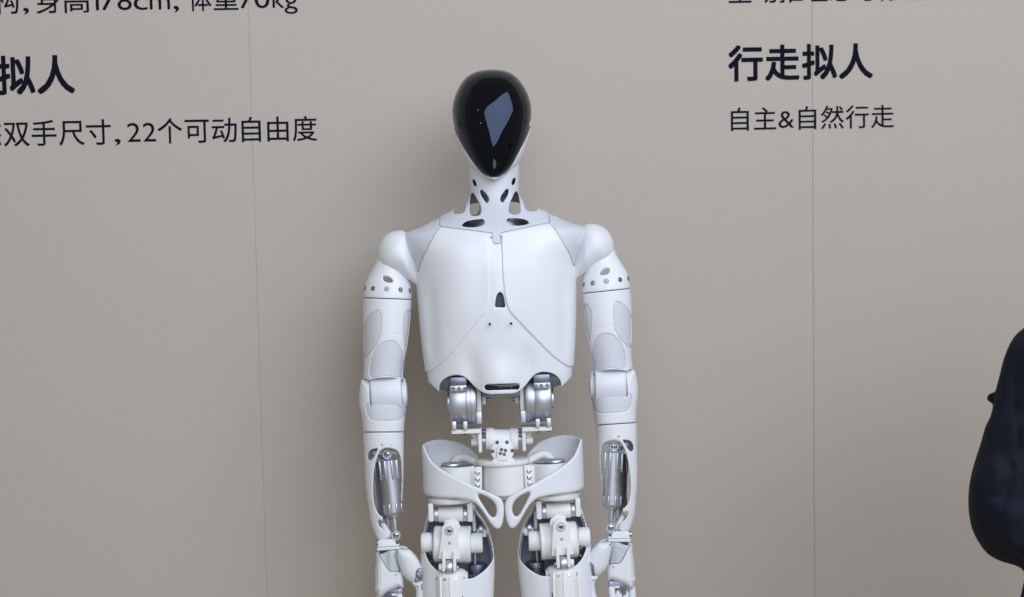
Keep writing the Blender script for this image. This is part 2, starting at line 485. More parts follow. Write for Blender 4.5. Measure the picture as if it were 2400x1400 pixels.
# ---- torso surface shared by the neck shell, shoulder panels and breast plates
TW = [(380, 61.5), (422, 60), (447, 58.6), (456, 59.5), (463, 61.5), (470, 65.5), (476, 71), (481, 80), (486, 92), (491, 103), (500, 122), (511, 140), (523, 166), (532, 190),
      (538, 208), (545, 219), (555, 222), (575, 216), (590, 206), (610, 194), (632, 187), (664, 184.5), (716, 182), (759, 180), (808, 176.5), (867, 170.5), (894, 167.5), (925, 160)]
TFt = [(380, 60), (430, 58), (450, 58), (465, 61), (478, 66), (491, 73), (500, 79), (511, 87), (523, 95), (535, 101), (550, 106), (580, 113), (640, 119), (720, 118), (800, 110), (860, 101), (925, 92)]
TBk = [(380, 60), (450, 62), (465, 66), (480, 73), (500, 82), (560, 95), (700, 98), (860, 84), (925, 76)]
TC = [(380, 2), (480, 1), (520, 0), (925, 0)]
def torso(u0, u1, v0, v1, d0, d1, h):
    g = Grid(u0, u1, v0, v1, d0, d1, h)
    l = [(v, -w + curve(TC, v)) for v, w in TW]; r = [(v, w + curve(TC, v)) for v, w in TW]
    f = loft(g, l, r, TFt, TBk, 2.25)
    b = 13 * np.exp(-(g.U / 46.0) ** 2) * smooth01(g.V, 815, 900)                      # lobe over the camera
    b = b - 8 * np.exp(-((np.abs(g.U) - 64) / 24.0) ** 2) * smooth01(g.V, 790, 870)   # hollows above the hip arches
    b = b + 3.5 * np.exp(-(g.U / 26.0) ** 2) * smooth01(g.V, 575, 640) * (1 - smooth01(g.V, 700, 790))
    b = b + 5 * np.exp(-((np.abs(g.U) - 92) / 46.0) ** 2) * smooth01(g.V, 540, 600) * (1 - smooth01(g.V, 640, 800))
    b = b - 3.5 * np.exp(-((np.abs(g.U) - 152) / 15.0) ** 2) * smooth01(g.V, 630, 700) * (1 - smooth01(g.V, 800, 880))
    f = f - np.where(g.D < 0, b, 0) * smooth01(-g.D, 20, 60)
    return g, norm(f, g)

def stadium(c, hw, r, n=8):
    return [(c[0] + hw * (1 if abs(t) < 90 else -1) + r * math.cos(R(t)), c[1] + r * math.sin(R(t))) for t in [(-90 + 180 * k / n) + (0.01 if k == 0 else -0.01 if k == n else 0) for k in range(n + 1)]] + \
           [(c[0] - hw + r * math.cos(R(t)), c[1] + r * math.sin(R(t))) for t in [90 + 180 * k / n for k in range(n + 1)]]
# outlines, left half, in photograph pixels
neckline = DL([(1030, 531), (1045, 532.5), (1090, 538.5), (1140, 545.4)]) + [(-13.5, 545.6), (-10.8, 548.5), (-10.2, 556), (-9.8, 565), (-8.6, 569.5), (-5.5, 571.3), (0.0, 571.5)]
skew = lambda u: u - 4 * np.exp(-(u / 40.0) ** 2)
outer_edge = DL([(1032, 531), (1021, 543), (1007, 569), (995, 594), (987, 613), (982, 633)])
flank = DL([(980, 645), (975, 700), (970, 800), (990, 862), (999, 884), (1001, 893.5)])
arch = DL([(1001, 894), (1030, 919), (1030.5, 904), (1038, 892), (1048, 885), (1060, 880.8), (1074, 879.6), (1088, 884), (1100, 894), (1113, 908), (1127, 918.6), (1137, 923), (1147, 925)])
CENTRE_BOTTOM = (0, 924)
# neck shell
g, T = torso(-150, 150, 384, 580, -115, 108, 1.7)
neck = shell(T, 5)
holes = [
    [(1107.5, 422), (1112, 422), (1116, 429), (1116.5, 435.5), (1113.5, 437.5), (1110, 433.5), (1107.8, 427)],
    [(1126, 447), (1131, 446.8), (1139.5, 455.5), (1145.3, 465), (1145, 473), (1141, 476), (1137, 472.5), (1129.5, 461.5), (1126, 453)],
    [(1107.5, 453), (1112, 456.5), (1118, 467.5), (1123, 476.5), (1127, 487), (1127.3, 497), (1124, 503.5), (1116.5, 506.3), (1105.5, 505.5), (1101.5, 499.5), (1101, 487), (1101.7, 470), (1103.8, 458)],
    [(1091, 475.5), (1079, 486), (1066, 492), (1062.3, 497.5), (1064, 501), (1071.5, 502), (1083, 500), (1088.5, 495), (1091.5, 483)],
    [(1082.5, 529), (1092, 520.3), (1111, 515.8), (1129.5, 514.5), (1134.4, 518), (1134.5, 524), (1129.5, 529), (1111, 532.7), (1093, 532.4)]]
for i, hpoly in enumerate(holes):
    hp = uv(g, DL(hpoly), mirror=True, du=2.4)
    neck = smax(neck, -np.maximum(hp + 0.0, g.D - (0 if i != 3 else 30)), 2.2)
# open back of the collar
bk = poly_sdf(spline([(-92, 500), (-84, 486), (-50, 476), (0, 472), (50, 476), (84, 486), (92, 500)], sub=4), g.U[:, :, 0], g.V[:, :, 0])[:, :, None]
neck = smax(neck, -np.maximum(bk, 12 - g.D), 2)
half = [(-128.2, 380), (-128.2, neckline[0][1] - 0.5)] + list(spline(neckline, closed=False, sub=4))
mask = poly_sdf(sym(half), skew(g.U)[:, :, 0], g.V[:, :, 0])[:, :, None]
neck_o = part('neck_shell', sdf(smax(neck, mask, 1.4), g), YOKE)
# collar step: a thin raised lip just above the neckline
lipc = [(-126, 524), (-70, 529), (0, 534), (70, 529), (126, 524)]
for s in (-1, 1):
    d0 = -104
    part('neck_screw', lathe((4 + s * 12.5, 556, -109), (0, 0, -1), [(0, 1.7), (2.6, 1.6)], 12), SEAM, neck_o)
part('neck_core', lathe((1, 560, 0), (0, -1, 0), [(0, 77), (46, 77), (49, 75), (50, 24), (104, 24), (108, 30), (168, 30)], 48), STEEL, neck_o)
for s in (-1, 1):
    part('cable', tube([(s * 27, 520, 10), (s * 31, 498, 4), (s * 29, 480, 2), (s * 20, 462, 4), (s * 16, 440, 6)], 4.2), WHITE, neck_o)
    part('bearing_ring', ring((s * 24, 500, 22), (0.3 * s, 0, 1), 9, 14, 8), DKSTEEL, neck_o)

# shoulder panels (left shape, mirrored)
g, T = torso(-236, -118, 480, 645, -118, 100, 1.8)
pan = shell(T, 5)
pedge = DL([(979, 634), (966.5, 608), (954, 583), (946.5, 563), (943.2, 550), (945, 541)])
ppoly = [(-129.0, 470), (-129.0, outer_edge[0][1])] + list(spline(outer_edge, closed=False, sub=4)) + list(spline(pedge, closed=False, sub=4)) + [(-235, 520), (-235, 470)]
pm = poly_sdf(ppoly, g.U[:, :, 0], g.V[:, :, 0])[:, :, None]
pan = smax(pan, pm, 1.6)
ph = uv(g, DL([(996.5, 525), (1003, 519.5), (1012, 516), (1019, 516.4), (1016, 521.3), (1006, 524.5)]))
pan = smax(pan, -np.maximum(ph, g.D - 5), 1.5)
pgeo = sdf(pan, g)
for s in (-1, 1):
    o = part('shoulder_panel', pgeo, YOKE, side=s)
    part('shoulder_frame', cyl((-150, 565, -5), (-232, 578, -5), 28), DKSTEEL, o, side=s)

# breast plates: a core plate with a raised plate on either side
g, T = torso(-192, 192, 525, 932, -136, 60, 2.1)
half = [(p[0], p[1] + 0.5) for p in spline(neckline, closed=False, sub=4)][::-1] + [(p[0] + .3, p[1]) for p in spline(outer_edge, closed=False, sub=4)] + list(flank) + list(spline(arch[1:], closed=False, sub=4)) + [CENTRE_BOTTOM]
outline = poly_sdf(sym(half[::-1]), skew(g.U)[:, :, 0], g.V[:, :, 0])[:, :, None]
plate = np.maximum(shell(T, 6), g.D - 34)
core = smax(plate + 0.0, outline, 2.0)
flange = np.maximum(np.maximum(np.maximum(T + 5.8, -(T + 9)), outline - 7), np.maximum(g.D - 30, g.V - 640))
core = np.minimum(core, flange)
slot = uv(g, DL([(1160.8, 719.5), (1161.5, 706), (1164.5, 692), (1171.5, 685), (1178.5, 691), (1182, 705), (1183.2, 720), (1172, 720.5)]), sub=4)
core = smax(core, -np.maximum(slot, g.D), 1.2)
cs = poly_sdf(stadium((4, 907.5), 34, 6.8), g.U[:, :, 0], g.V[:, :, 0])[:, :, None]
core = smax(core, -np.maximum(cs, g.D), 2.2)
# the side plates
inner = [(-14.0, 560), (-14.2, 600), (-15.5, 660), (-19, 700), (-27, 729), (-38, 744), (-88, 800), (-128, 842), (-160, 866)]
sp_half = [(p[0] + .8, p[1] + 1.2) for p in spline(neckline[:6], closed=False, sub=4)][::-1] + [(p[0] + 0.8, p[1]) for p in spline(outer_edge, closed=False, sub=4)] + [(-200, 650), (-200, 868)] + list(spline(inner[::-1], closed=False, sub=5))
sp = poly_sdf(sp_half, -np.abs(g.U)[:, :, 0], g.V[:, :, 0])[:, :, None]
ridge = smax(np.maximum(T - 3.4, -(T + 1.0)), sp, 4.0)
ridge = np.maximum(ridge, g.D - 33)
chest = part('breast_core', sdf(core, g), BREAST)
for s in (-1, 1):
    half_m = np.maximum(ridge, -s * g.U) if s > 0 else np.maximum(ridge, g.U)
    part('breast_plate', sdf(half_m, g), BREAST, chest)
part('slot_dark_plate', prism(DL([(1158, 722), (1158, 700), (1165, 684), (1178, 684), (1186, 700), (1186, 722)]), -104, -98, 1), DARK, chest)  # dark plate put behind the slot in place of shade
cw = part('camera_window', prism(stadium((4, 907.5), 34, 8.2), -95, -88, 1.0), LENS, chest)
for lx in (-4, 22): part('lens', lathe((4 + lx, 907.5, -95.4), (0, 0, -1), [(0, 3.4), (.6, 3.2), (.8, 2.4), (.4, 2.0)], 20), GLOOM, cw)
for x, y in ((1148, 760), (1198, 758.6)):
    p = D(x, y); part('hole_shade', lathe((p[0], p[1], -123.2), (0, 0, -1), [(0, 3.2), (3, 3.2), (3.3, 2.6), (2.4, 2.2)], 18), SEAM, chest)  # dark disc whose colour stands in for a shaded hole
# dark block inside the chest, added to give the openings their shade
g, T = torso(-180, 180, 540, 905, -120, 95, 4.0)
part('chest_dark_core', sdf(smax(T + 13, g.V - 885, 4), g), DARK, chest)
# back cover of the chest
g, T = torso(-192, 192, 520, 925, 34, 108, 3.0)
part('back_shell', sdf(np.maximum(np.maximum(shell(T, 6), 37 - g.D), g.V - 895), g), WHITE)
# rounded undersides beside the arches
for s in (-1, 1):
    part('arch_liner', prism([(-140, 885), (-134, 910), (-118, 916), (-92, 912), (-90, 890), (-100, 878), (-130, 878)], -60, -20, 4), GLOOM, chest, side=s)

# ---- shoulder caps
g = Grid(-290, -158, 528, 692, -78, 62, 1.8)
cap = blur2(uv(g, DL([(946, 541.5), (930, 541.3), (917, 544), (902, 552), (890, 567), (884.2, 583), (883.4, 601), (886.6, 614.7), (894.4, 627), (908.6, 635.5), (932, 644.8), (956, 656), (979, 672.5), (996, 684), (1004, 672), (1000, 640), (984, 596), (962, 556)])), 3)
capg = sdf(pillow(cap, g, -6 + 4 * smooth01(g.U, -215, -175), 56 - 30 * smooth01(g.U, -214, -172), 50), g)
def bend(V, s):
    """the right arm hangs a little closer to the body below the shoulder than the left one"""
    if s > 0: V[:, 0] -= 8.5 * smooth01(V[:, 1], 680, 890)
    return V

# ---- arms
def lr(rows):
    """(y, left x, right x) of the photograph -> outline tables in design space"""
    l = [D(x0, y) for y, x0, x1 in rows]; r = [D(x1, y) for y, x0, x1 in rows]
    return [(v, u) for u, v in l], [(v, u) for u, v in r]
g = Grid(-324, -196, 586, 905, -72, 72, 1.8)
l, r = lr([(598, 884, 938), (612, 880.5, 942), (625, 874.8, 947), (640, 867, 952), (652, 861, 957), (664, 856, 961), (676, 853.3, 964), (693, 852, 965), (734, 850.6, 963), (788, 851, 957.5),
           (811, 851.4, 954.5), (834, 852, 950.5), (857, 852.6, 946.5), (877, 851.6, 944.5), (900, 850, 945)])
fr = [(590, 34), (640, 46), (690, 57), (760, 58), (820, 56), (870, 54), (905, 54)]
arm = norm(loft(g, l, r, fr, fr, 2.15), g)
seam = (g.V - 691.5) - (g.U + 256) * 0.070
ring_f = shell(smax(arm, seam + 0.9, 1.2), 5.5)
hole = uv(g, DL([(898, 652), (901, 648.5), (908, 649.5), (915, 653), (920, 659.5), (917, 661.5), (908, 661.5), (901, 658.5)]))
ring_f = smax(ring_f, -hole, 5.0)
ringg = sdf(ring_f, g)
low = smax(arm, -(seam - 0.9), 1.2)
end = uv(g, DL([(840, 893), (852, 889), (857, 887.5), (864, 893), (872, 889.5), (885, 886.6), (904, 885), (925, 886.2), (938, 889), (945, 893), (960, 893), (960, 930), (840, 930)]), smooth=False)
low = smax(low, -(end), 1.2)
pads = [DL([(853, 764), (858, 749), (867, 737), (881, 727.5), (889.5, 730), (893, 742), (892.5, 775), (889, 795), (880, 812), (867, 828), (856, 839), (853, 830), (850.5, 800), (850.5, 778)]),
        DL([(947, 740), (954, 728.5), (962, 730), (970, 745), (970, 800), (960, 812), (951, 816), (947.5, 800), (944.5, 775), (945, 752)]),
        DL([(866, 878), (866.5, 860), (871, 838), (881, 818), (896, 804), (911, 799.5), (924, 801), (935, 811), (941.5, 826), (944.5, 845), (946, 862), (944, 880), (936, 885.5), (904, 882), (876, 885.5)])]
padfs = [uv(g, p, sub=6) for p in pads]
allp = padfs[0]
for p in padfs[1:]: allp = np.minimum(allp, p)
front = np.maximum(allp, g.D + 4)
low_c = smax(low, -np.maximum(front, -(arm + 3.2)), 0.8)
line_v = np.abs((g.V - 774) - (g.U + 260) * 0.045) - 0.5
low_c = smax(low_c, -np.maximum(np.maximum(line_v, -(arm + 1.2)), g.D), 0.5)
armg = sdf(low_c, g)
padg = [sdf(smax(np.maximum(np.maximum(np.maximum(low, arm + 1.3), -(arm + 4)), g.D + 4), p + 0.35, 0.8), g) for p in padfs]
inner_ring = sdf(np.maximum(arm + 3, np.abs(seam) - 3), g)
def ellip(lt, rt, fr, v, x, side_off=0):
    """depth of the front surface of an arm loft at u = x"""
    a, b = curve(lt, v), curve(rt, v); c, w = (a + b) / 2, (b - a) / 2
    q = min(0.97, abs((x - c) / w)); h = curve(fr, v)
    return float(-h * (1 - q ** 2.15) ** (1 / 2.15)), (x - c) / w
# elbow
ge = Grid(-334, -204, 868, 1030, -66, 66, 1.7)
le, re = lr([(870, 852, 944), (884, 848, 948), (894, 845.5, 951.5), (911, 842.7, 955.2), (931, 841.4, 956), (948, 842.5, 953.5), (960, 844.5, 951.5), (988, 849.5, 948.5), (1013, 851.2, 947), (1035, 851.5, 946.5)])
fe = [(870, 44), (915, 47), (960, 50), (1030, 50)]
elb = norm(loft(ge, le, re, fe, fe, 2.5), ge)
eseam = (ge.V - 1003.5) - (ge.U + 278) * 0.03
cuff = smax(elb, eseam + 0.9, 1.2)
top_round = poly_sdf(spline(DL([(853, 886), (862, 896), (866, 915), (866, 951), (904, 952), (944.5, 951), (945, 915), (947, 893), (953, 896), (960, 930), (956, 1030), (840, 1030), (838, 930), (844, 900)]), sub=3), ge.U[:, :, 0], ge.V[:, :, 0])[:, :, None]
disc1 = np.sqrt((ge.V - 920) ** 2 + ge.D ** 2) - 42
body = ge.V * 0 + (938.0 - ge.V) + 0 * ge.D
keep = smin(np.maximum(disc1, 0 * ge.U + -1e3), body, 14)
slot_e = uv(ge, DL([(866.5, 860), (866.5, 940), (868, 951), (944, 950.5), (945, 938), (945, 860)]), smooth=False)
cuff = smax(smax(cuff, keep, 3), -slot_e, 2.5)
padp = uv(ge, DL([(858.6, 946), (880, 944), (904, 944), (930, 944), (950.5, 945), (949.8, 966), (945.5, 979), (936, 985), (904, 986.5), (876, 985.5), (866, 980), (860, 967)]))
cuff_c = smax(cuff, -np.maximum(np.maximum(padp, ge.D + 4), -(elb + 3.5)), .8)
cuffg = sdf(cuff_c, ge)
epadg = sdf(smax(np.maximum(np.maximum(np.maximum(cuff, elb + 1.2), -(elb + 4.5)), ge.D + 4), padp + .35, .8), ge)
drumg = cyl((-305, 917, 0), (-230, 914.5, 0), 50.5, 9, 72)
# forearm
gf = Grid(-330, -200, 998, 1275, -60, 60, 1.6)
lf, rf = lr([(1000, 851, 947), (1013, 851, 946.8), (1040, 851.6, 946.6), (1070, 853.6, 946.4), (1112, 855.5, 945.8), (1166, 860, 944), (1190, 864, 942.5), (1220, 868.5, 938), (1250, 877.5, 930), (1275, 886, 925)])
ff = [(998, 48), (1060, 48), (1120, 44), (1190, 34), (1240, 22), (1275, 16)]
fa = norm(loft(gf, lf, rf, ff, ff, 2.3), gf)
fseam = (gf.V - 1003.5) - (gf.U + 278) * 0.03
solid = smax(fa, -(fseam - 0.9), 1.2)
frame_poly = DL([(845, 1000), (953, 1000), (953, 1070), (950, 1120), (946, 1165), (941.5, 1189), (938.5, 1187), (940, 1160), (941.3, 1120), (940, 1085), (934.5, 1062), (924, 1053.5), (909, 1050.5), (897, 1053), (888, 1062),
                 (880, 1085), (875.6, 1115), (874.4, 1150), (877, 1178), (884, 1200), (897, 1212.5), (912, 1214.5), (926, 1212), (928, 1216), (918, 1221), (900, 1222.5), (886, 1219.5), (890, 1234), (903, 1245), (909.5, 1256), (906, 1263.5), (895, 1266), (883, 1262), (878, 1251), (862, 1220), (850, 1160), (846, 1070)])
fm = poly_sdf(spline(frame_poly, sub=3), gf.U[:, :, 0], gf.V[:, :, 0])[:, :, None]
fore = smax(shell(solid, 7), fm, 3.5)
tri = uv(gf, DL([(867.5, 1056.5), (875, 1053), (885, 1052), (881, 1062), (874.5, 1074), (868.5, 1079.5), (863.5, 1076.5), (863, 1066)]))
fore = smax(fore, -np.maximum(tri, gf.D - 0), 3)
ribcut = np.maximum(np.maximum(np.maximum(-(gf.U + 285.5), gf.D + 2), -(gf.V - 1185)), gf.V - 1224)
fore = smax(fore, -ribcut, 2)
foot_ = capsule(gf, (-285, 1222, 2), (-272, 1247, 0), 8, 10, 0.7)
foreg = sdf(smin(fore, foot_, 6), gf)
eyes = lambda c, rr, w: ring(c, (0, 0, 1), rr * .55, rr, w, 30, 1.2)

def actuator_geo(a, b, r, dd):
    a = np.array([a[0], a[1], dd]); b = np.array([b[0], b[1], dd]); e = (b - a) / np.linalg.norm(b - a); L = np.linalg.norm(b - a)
    body = lathe(a, e, [(0, r * .8), (1.5, r * .93), (4, r * .93), (36, r * .93), (37, r), (38.5, r), (39, r * .95), (100, r * .95), (101, r), (L - 4, r), (L - 2, r * .9), (L, r * .85), (L + 1, r * .55), (L + 7, r * .5)], 40)
    x, y, _ = frame_of(e); ribs = []
    for k in range(8):
        th = 2 * math.pi * (k + .5) / 8
        for t0, t1 in ((1, 46), (L - 24, L - 3)):
            p = a + (x * math.cos(th) + y * math.sin(th)) * (r * .93)
            ribs.append(cyl(p + e * t0, p + e * t1, r * .15, 1, 10))
    return body, ribs, (a + e * (L + 6), e)

for s in (-1, 1):
    cap_o = part('shoulder_cap', capg, WHITE, side=s)
    up = part('upper_arm', armg, WHITE, side=s, warp=bend)
    for p in padg: part('arm_pad', p, GREYW, up, side=s, warp=bend)
    rg = part('shoulder_ring', ringg, WHITE, side=s, warp=bend)
    part('ring_spacer', inner_ring, SEAM, rg, side=s, warp=bend)
    for x, y in ((854.3, 675), (874, 676), (906.5, 677.3), (939.3, 679), (960.6, 681)):
        u, v = D(x, y); d, q = ellip(l, r, fr, v, u)
        q = max(-.95, min(.95, q)); ax = (q, -.2, -math.sqrt(1 - q * q))
        bolt(screw((u, v, d - .9), ax, 4.4), CHROME if abs(x - 906.5) > 1 else WHITE, rg, s, bend)
    # joint
    cf = part('elbow_cuff', cuffg, WHITE, side=s, warp=bend)
    part('elbow_pad', epadg, GREYW, cf, side=s, warp=bend)
    part('elbow_drum', drumg, CAPW, side=s, warp=bend)
    part('elbow_core', cyl((-314, 917, 0), (-220, 915, 0), 30), CAPW, cf, side=s, warp=bend)
    fo = part('forearm_shell', foreg, WHITE, side=s, warp=bend)
    part('forearm_spacer', lathe((-278, 1000, 0), (0, 1, 0), [(0, 43), (8, 43)], 40), SEAM, fo, side=s, warp=bend)
    for x, y in ((855.5, 1046), (873, 1044.5), (895, 1043), (918.5, 1043), (936.5, 1043.5)):
        u, v = D(x, y); d, q = ellip(lf, rf, ff, v, u); q = max(-.95, min(.95, q)); ax = (q, 0, -math.sqrt(1 - q * q))
        bolt(screw((u, v, d + .6), ax, 2.8, 12), CHROME, fo, s, bend)
    # strip bolts at the foot of the forearm
    for x, y, rr in ((893.6, 1257.5, 3), (903, 1255, 5)):
        u, v = D(x, y); part('pivot_bolt', screw((u, v, -9.5), (0, 0, -1), rr), CHROME, fo, side=s, warp=bend)
    part('wire_clip', ring((D(937, 1112)[0], D(937, 1112)[1], 0), (0, 0, 1), 4, 6.8, 4, 24), WHITE, fo, side=s, warp=bend)
    part('crossbar', rbox((-273, 1052, 6), (62, 10, 40), 3), CAPW, fo, side=s, warp=bend)
    # the two linear actuators
    for (a, b, rr, dd, mt) in (((908.5, 1079), (922.5, 1206), 23, -16, STEEL), ((895, 1083), (907, 1208), 20, 18, MIDSTEEL)):
        A, B = D(*a), D(*b)
        bd, rb, (end_p, e) = actuator_geo(A, B, rr, dd)
        ao = part('linear_actuator', bd, mt, side=s, warp=bend)
        for rb_ in rb: part('clamp_rib', rb_, mt, ao, side=s, warp=bend)
        part('piston_rod', lathe(end_p, e, [(0, 6.2), (20, 6.2), (21, 4.8), (23, 4.6), (24, 6), (27, 6), (28, 4.6), (34, 4.6)], 24), STEEL, ao, side=s, warp=bend)
        # eyes at both ends
        top = np.array([A[0], A[1], dd]) - e * 13
        bot = end_p + e * 44
        for c in (top, bot):
            eo = part('rod_eye', ring(c, (0, 0, 1), 6.4, 11.8, 9, 32, 1.4), STEEL, ao, side=s, warp=bend)
            part('eye_bolt', lathe(c + np.array([0, 0, 5]), (0, 0, -1), [(0, 6.3), (8, 6.3), (8.6, 5.2), (8.8, 3.4), (13, 3.2), (14.2, 2.2)], 24), CHROME, ao, side=s, warp=bend)
# ------------------------------------------------------------------ waist, pelvis and legs
def tru(geo, d0):
    """undo the view scaling so that level faces stay level; sizes hold at depth d0"""
    V = geo.V.copy(); k = (1 + d0 / FPX) / (1 + V[:, 2] / FPX)
    V[:, 0] = 35 + (V[:, 0] - 35) * k; V[:, 1] = 700 + (V[:, 1] - 700) * k
    return Geo(V, geo.F, geo.smooth)
def P3(x, y, d): u, v = D(x, y); return np.array([u, v, d])
def bar(x0, x1, y, d, r, bev=1.5, seg=40):
    """cylinder lying across the body between two photo columns"""
    a, b = P3(x0, y, d), P3(x1, y, d); m = (a[1] + b[1]) / 2; a[1] = b[1] = m
    return tru(cyl(a, b, r, bev, seg), d - r)
def post(x, y0, y1, d, r, bev=1.5, seg=44):
    a, b = P3(x, y0, d), P3(x, y1, d); b[0] = a[0]
    return tru(cyl(a, b, r, bev, seg), d - r)
def block(x0, x1, y0, y1, d0, d1, bev=1.5):
    u, v = D((x0 + x1) / 2, (y0 + y1) / 2)
    return tru(rbox((u, v, (d0 + d1) / 2), (x1 - x0, y1 - y0, d1 - d0), bev), d0)
FRONT = (0, 0, -1)

chest_bottom = part('waist_socket', tru(lathe(P3(1178, 905, -10), (0, 1, 0), [(0, 60), (20, 60), (26, 54), (29, 40)], 44), -60), SLATE)
for s in (-1, 1):
    w = part('waist_motor', tru(lathe(P3(1053, 945, -18), (1, 0, 0), [(0, 50), (2, 53.5), (4, 55), (38, 55), (39.5, 54), (40, 52.5), (41, 52.5), (42, 54.5), (50, 54.5), (51, 56.5), (61, 56.5), (63, 55), (63.5, 30)], 64), -73), STEEL, side=s)
    part('motor_cap', tru(lathe(P3(1048, 945, -18), (1, 0, 0), [(0, 22), (1.5, 25), (5.5, 25)], 40), -40), STEEL, w, side=s)
    part('motor_bracket', block(1055, 1093.5, 885, 903.5, -74, -10, 1.5), DKSTEEL, w, side=s)
    part('clamp_block', block(1055, 1093, 904.5, 917.5, -78, -40, 1.2), STEEL, w, side=s)
    for x in (1062, 1076, 1089): bolt(screw(P3(x, 911.5, -78), FRONT, 3.7), MIDSTEEL, w, side=s)
    for x in (1064.3, 1090.3): part('clamp_lug', block(x - 4.8, x + 4.8, 988.5, 1009, -70, -48, 1.0), STEEL, w, side=s)
    part('side_plate', block(1117.3, 1127.5, 908, 966, -58, 10, 1.5), IVORY, w, side=s)
    part('side_clamp', block(1117, 1129, 966.5, 994, -60, 0, 1.2), STEEL, w, side=s)
    part('outer_clamp', block(1020, 1047, 887, 914, -30, 20, 2), DKSTEEL, w, side=s)
    for yy, dd in ((921, -46), (938, -54), (958, -54), (974, -50), (983, -40)): bolt(screw(P3(1129, yy, dd), (1, 0, -.35), 3.0, 12), CHROME, w, side=s)
    part('cable_lug', block(1130, 1139, 931, 948, -30, -10, 1.5), IVORY, w, side=s)
    part('hex_bolt', bar(1139, 1147, 938, -22, 4.5, 1, 6), DKSTEEL, w, side=s)
    b = part('waist_bracket', join(block(1058.5, 1127.5, 1007.5, 1017, -66, 10, 2)), IVORY, side=s)
    part('bracket_flange', block(1121, 1129, 1007, 1061, -58, 6, 1.5), IVORY, b, side=s)
    part('gusset', prism(DL([(1101, 1016), (1122, 1015), (1122, 1044)]), -30, -22, 1), IVORY, b, side=s)
    part('bearing_nub', bar(1104, 1121, 1038, -26, 9, 1.5, 28), IVORY, b, side=s)
    for x in (1064, 1090): bolt(screw(P3(x, 1019, -52), (0, 1, -.2), 3, 12), DKSTEEL, b, side=s)
    part('waist_shaft', bar(1127, 1142, 1033.5, -26, 8, 1, 28), STEEL, b, side=s)
    part('stop_pin', bar(1127, 1142, 1013.5, -16, 5, 1, 20), DKSTEEL, b, side=s)
j = part('waist_joint', tru(lathe(P3(1138.5, 1031.5, -24), (1, .035, 0), [(0, 22), (1, 25), (3, 26), (16, 26), (18, 25), (18.6, 22.5), (57, 22.5), (57.6, 25), (59, 26), (74, 26), (76, 25), (77, 22)], 56), -50), IVORY)
jp = D(1177.5, 1057)
part('joint_disc', cyl((*jp, -60), (*jp, -20), 27, 1.6, 56), IVORY, j)
part('joint_foot', prism(DL([(1164.8, 1082), (1164.8, 1055), (1167.5, 1048), (1173, 1043.8), (1181, 1043.5), (1189, 1048), (1192, 1055), (1192, 1082)]), -66, -59, 1.2), IVORY, j)
for x, y, r in ((1165.3, 1037.4, 3.4), (1188.2, 1037, 3.4), (1154.6, 1058.2, 3.4), (1200.6, 1056.5, 3.4)):
    bolt(screw(P3(x, y, -60), FRONT, r, 12), DKSTEEL, j)
for x, y in ((1175.4, 1054), (1184.6, 1056), (1172.8, 1063), (1181.8, 1065.3)):
    bolt(screw(P3(x, y, -66), FRONT, 3.2, 14), CHROME, j)
for x in (1160.5, 1169.5, 1189, 1199.5): part('screw', tru(cyl(P3(x, 1077, -60), P3(x, 1082, -60), 2.8, .8, 12), -60), DKSTEEL, j)
pb = part('pelvis_plate', tru(lathe(P3(1178.5, 1083, -14), (0, 1, 0), [(0, 61), (1, 63.5), (3, 64.5), (9, 64.5), (11, 63), (12, 58)], 64), -78), IVORY)
part('plate_foot', block(1154, 1204.5, 1077, 1087, -66, -15, 1.5), IVORY, pb)
dr = part('pelvis_drum', tru(lathe(P3(1182.5, 1094, -18), (0, 1, 0), [(0, 53), (60, 53), (68, 52), (72, 48), (73, 30)], 64), -71), IVORY)
part('drum_seam', tru(lathe(P3(1182.5, 1166, -18), (0, 1, 0), [(0, 47), (4, 45)], 40), -60), SILICONE, dr)
for s in (-1, 1):
    fl_ = part('bolt_flange', prism(DL([(1112, 1100), (1117, 1094), (1130, 1094), (1130, 1152), (1112, 1152)]), -54, -24, 1.8), IVORY, dr, side=s)
    for y in (1109, 1124, 1139):
        bolt(screw(P3(1119.5, y, -53.5), FRONT, 5.6), CHROME, fl_, side=s)
    h = part('hip_motor', tru(lathe(P3(1069, 1096, -22), (0, 1, 0), [(0, 39), (1.5, 40.5), (62, 40.5), (64, 39)], 56), -60), IVORY, side=s)
    part('motor_face', tru(lathe(P3(1069, 1093.5, -22), (0, 1, 0), [(0, 37), (3, 39.5)], 48), -60), DKSTEEL, h, side=s)
    part('motor_cap', tru(lathe(P3(1057, 1087, -24), (0, 1, 0), [(0, 20), (1, 23.5), (3, 25), (8, 25)], 44), -48), STEEL, h, side=s)
    part('hip_strut', tru(tube([P3(1062, 1092, 30), P3(1072, 1078, 30), P3(1088, 1075, 28), P3(1104, 1080, 20), P3(1124, 1088, 5)], 10, 12), 10), IVORY, h, side=s)
    part('motor_link', block(1098, 1122, 1096, 1150, -40, 0, 3), IVORY, h, side=s)

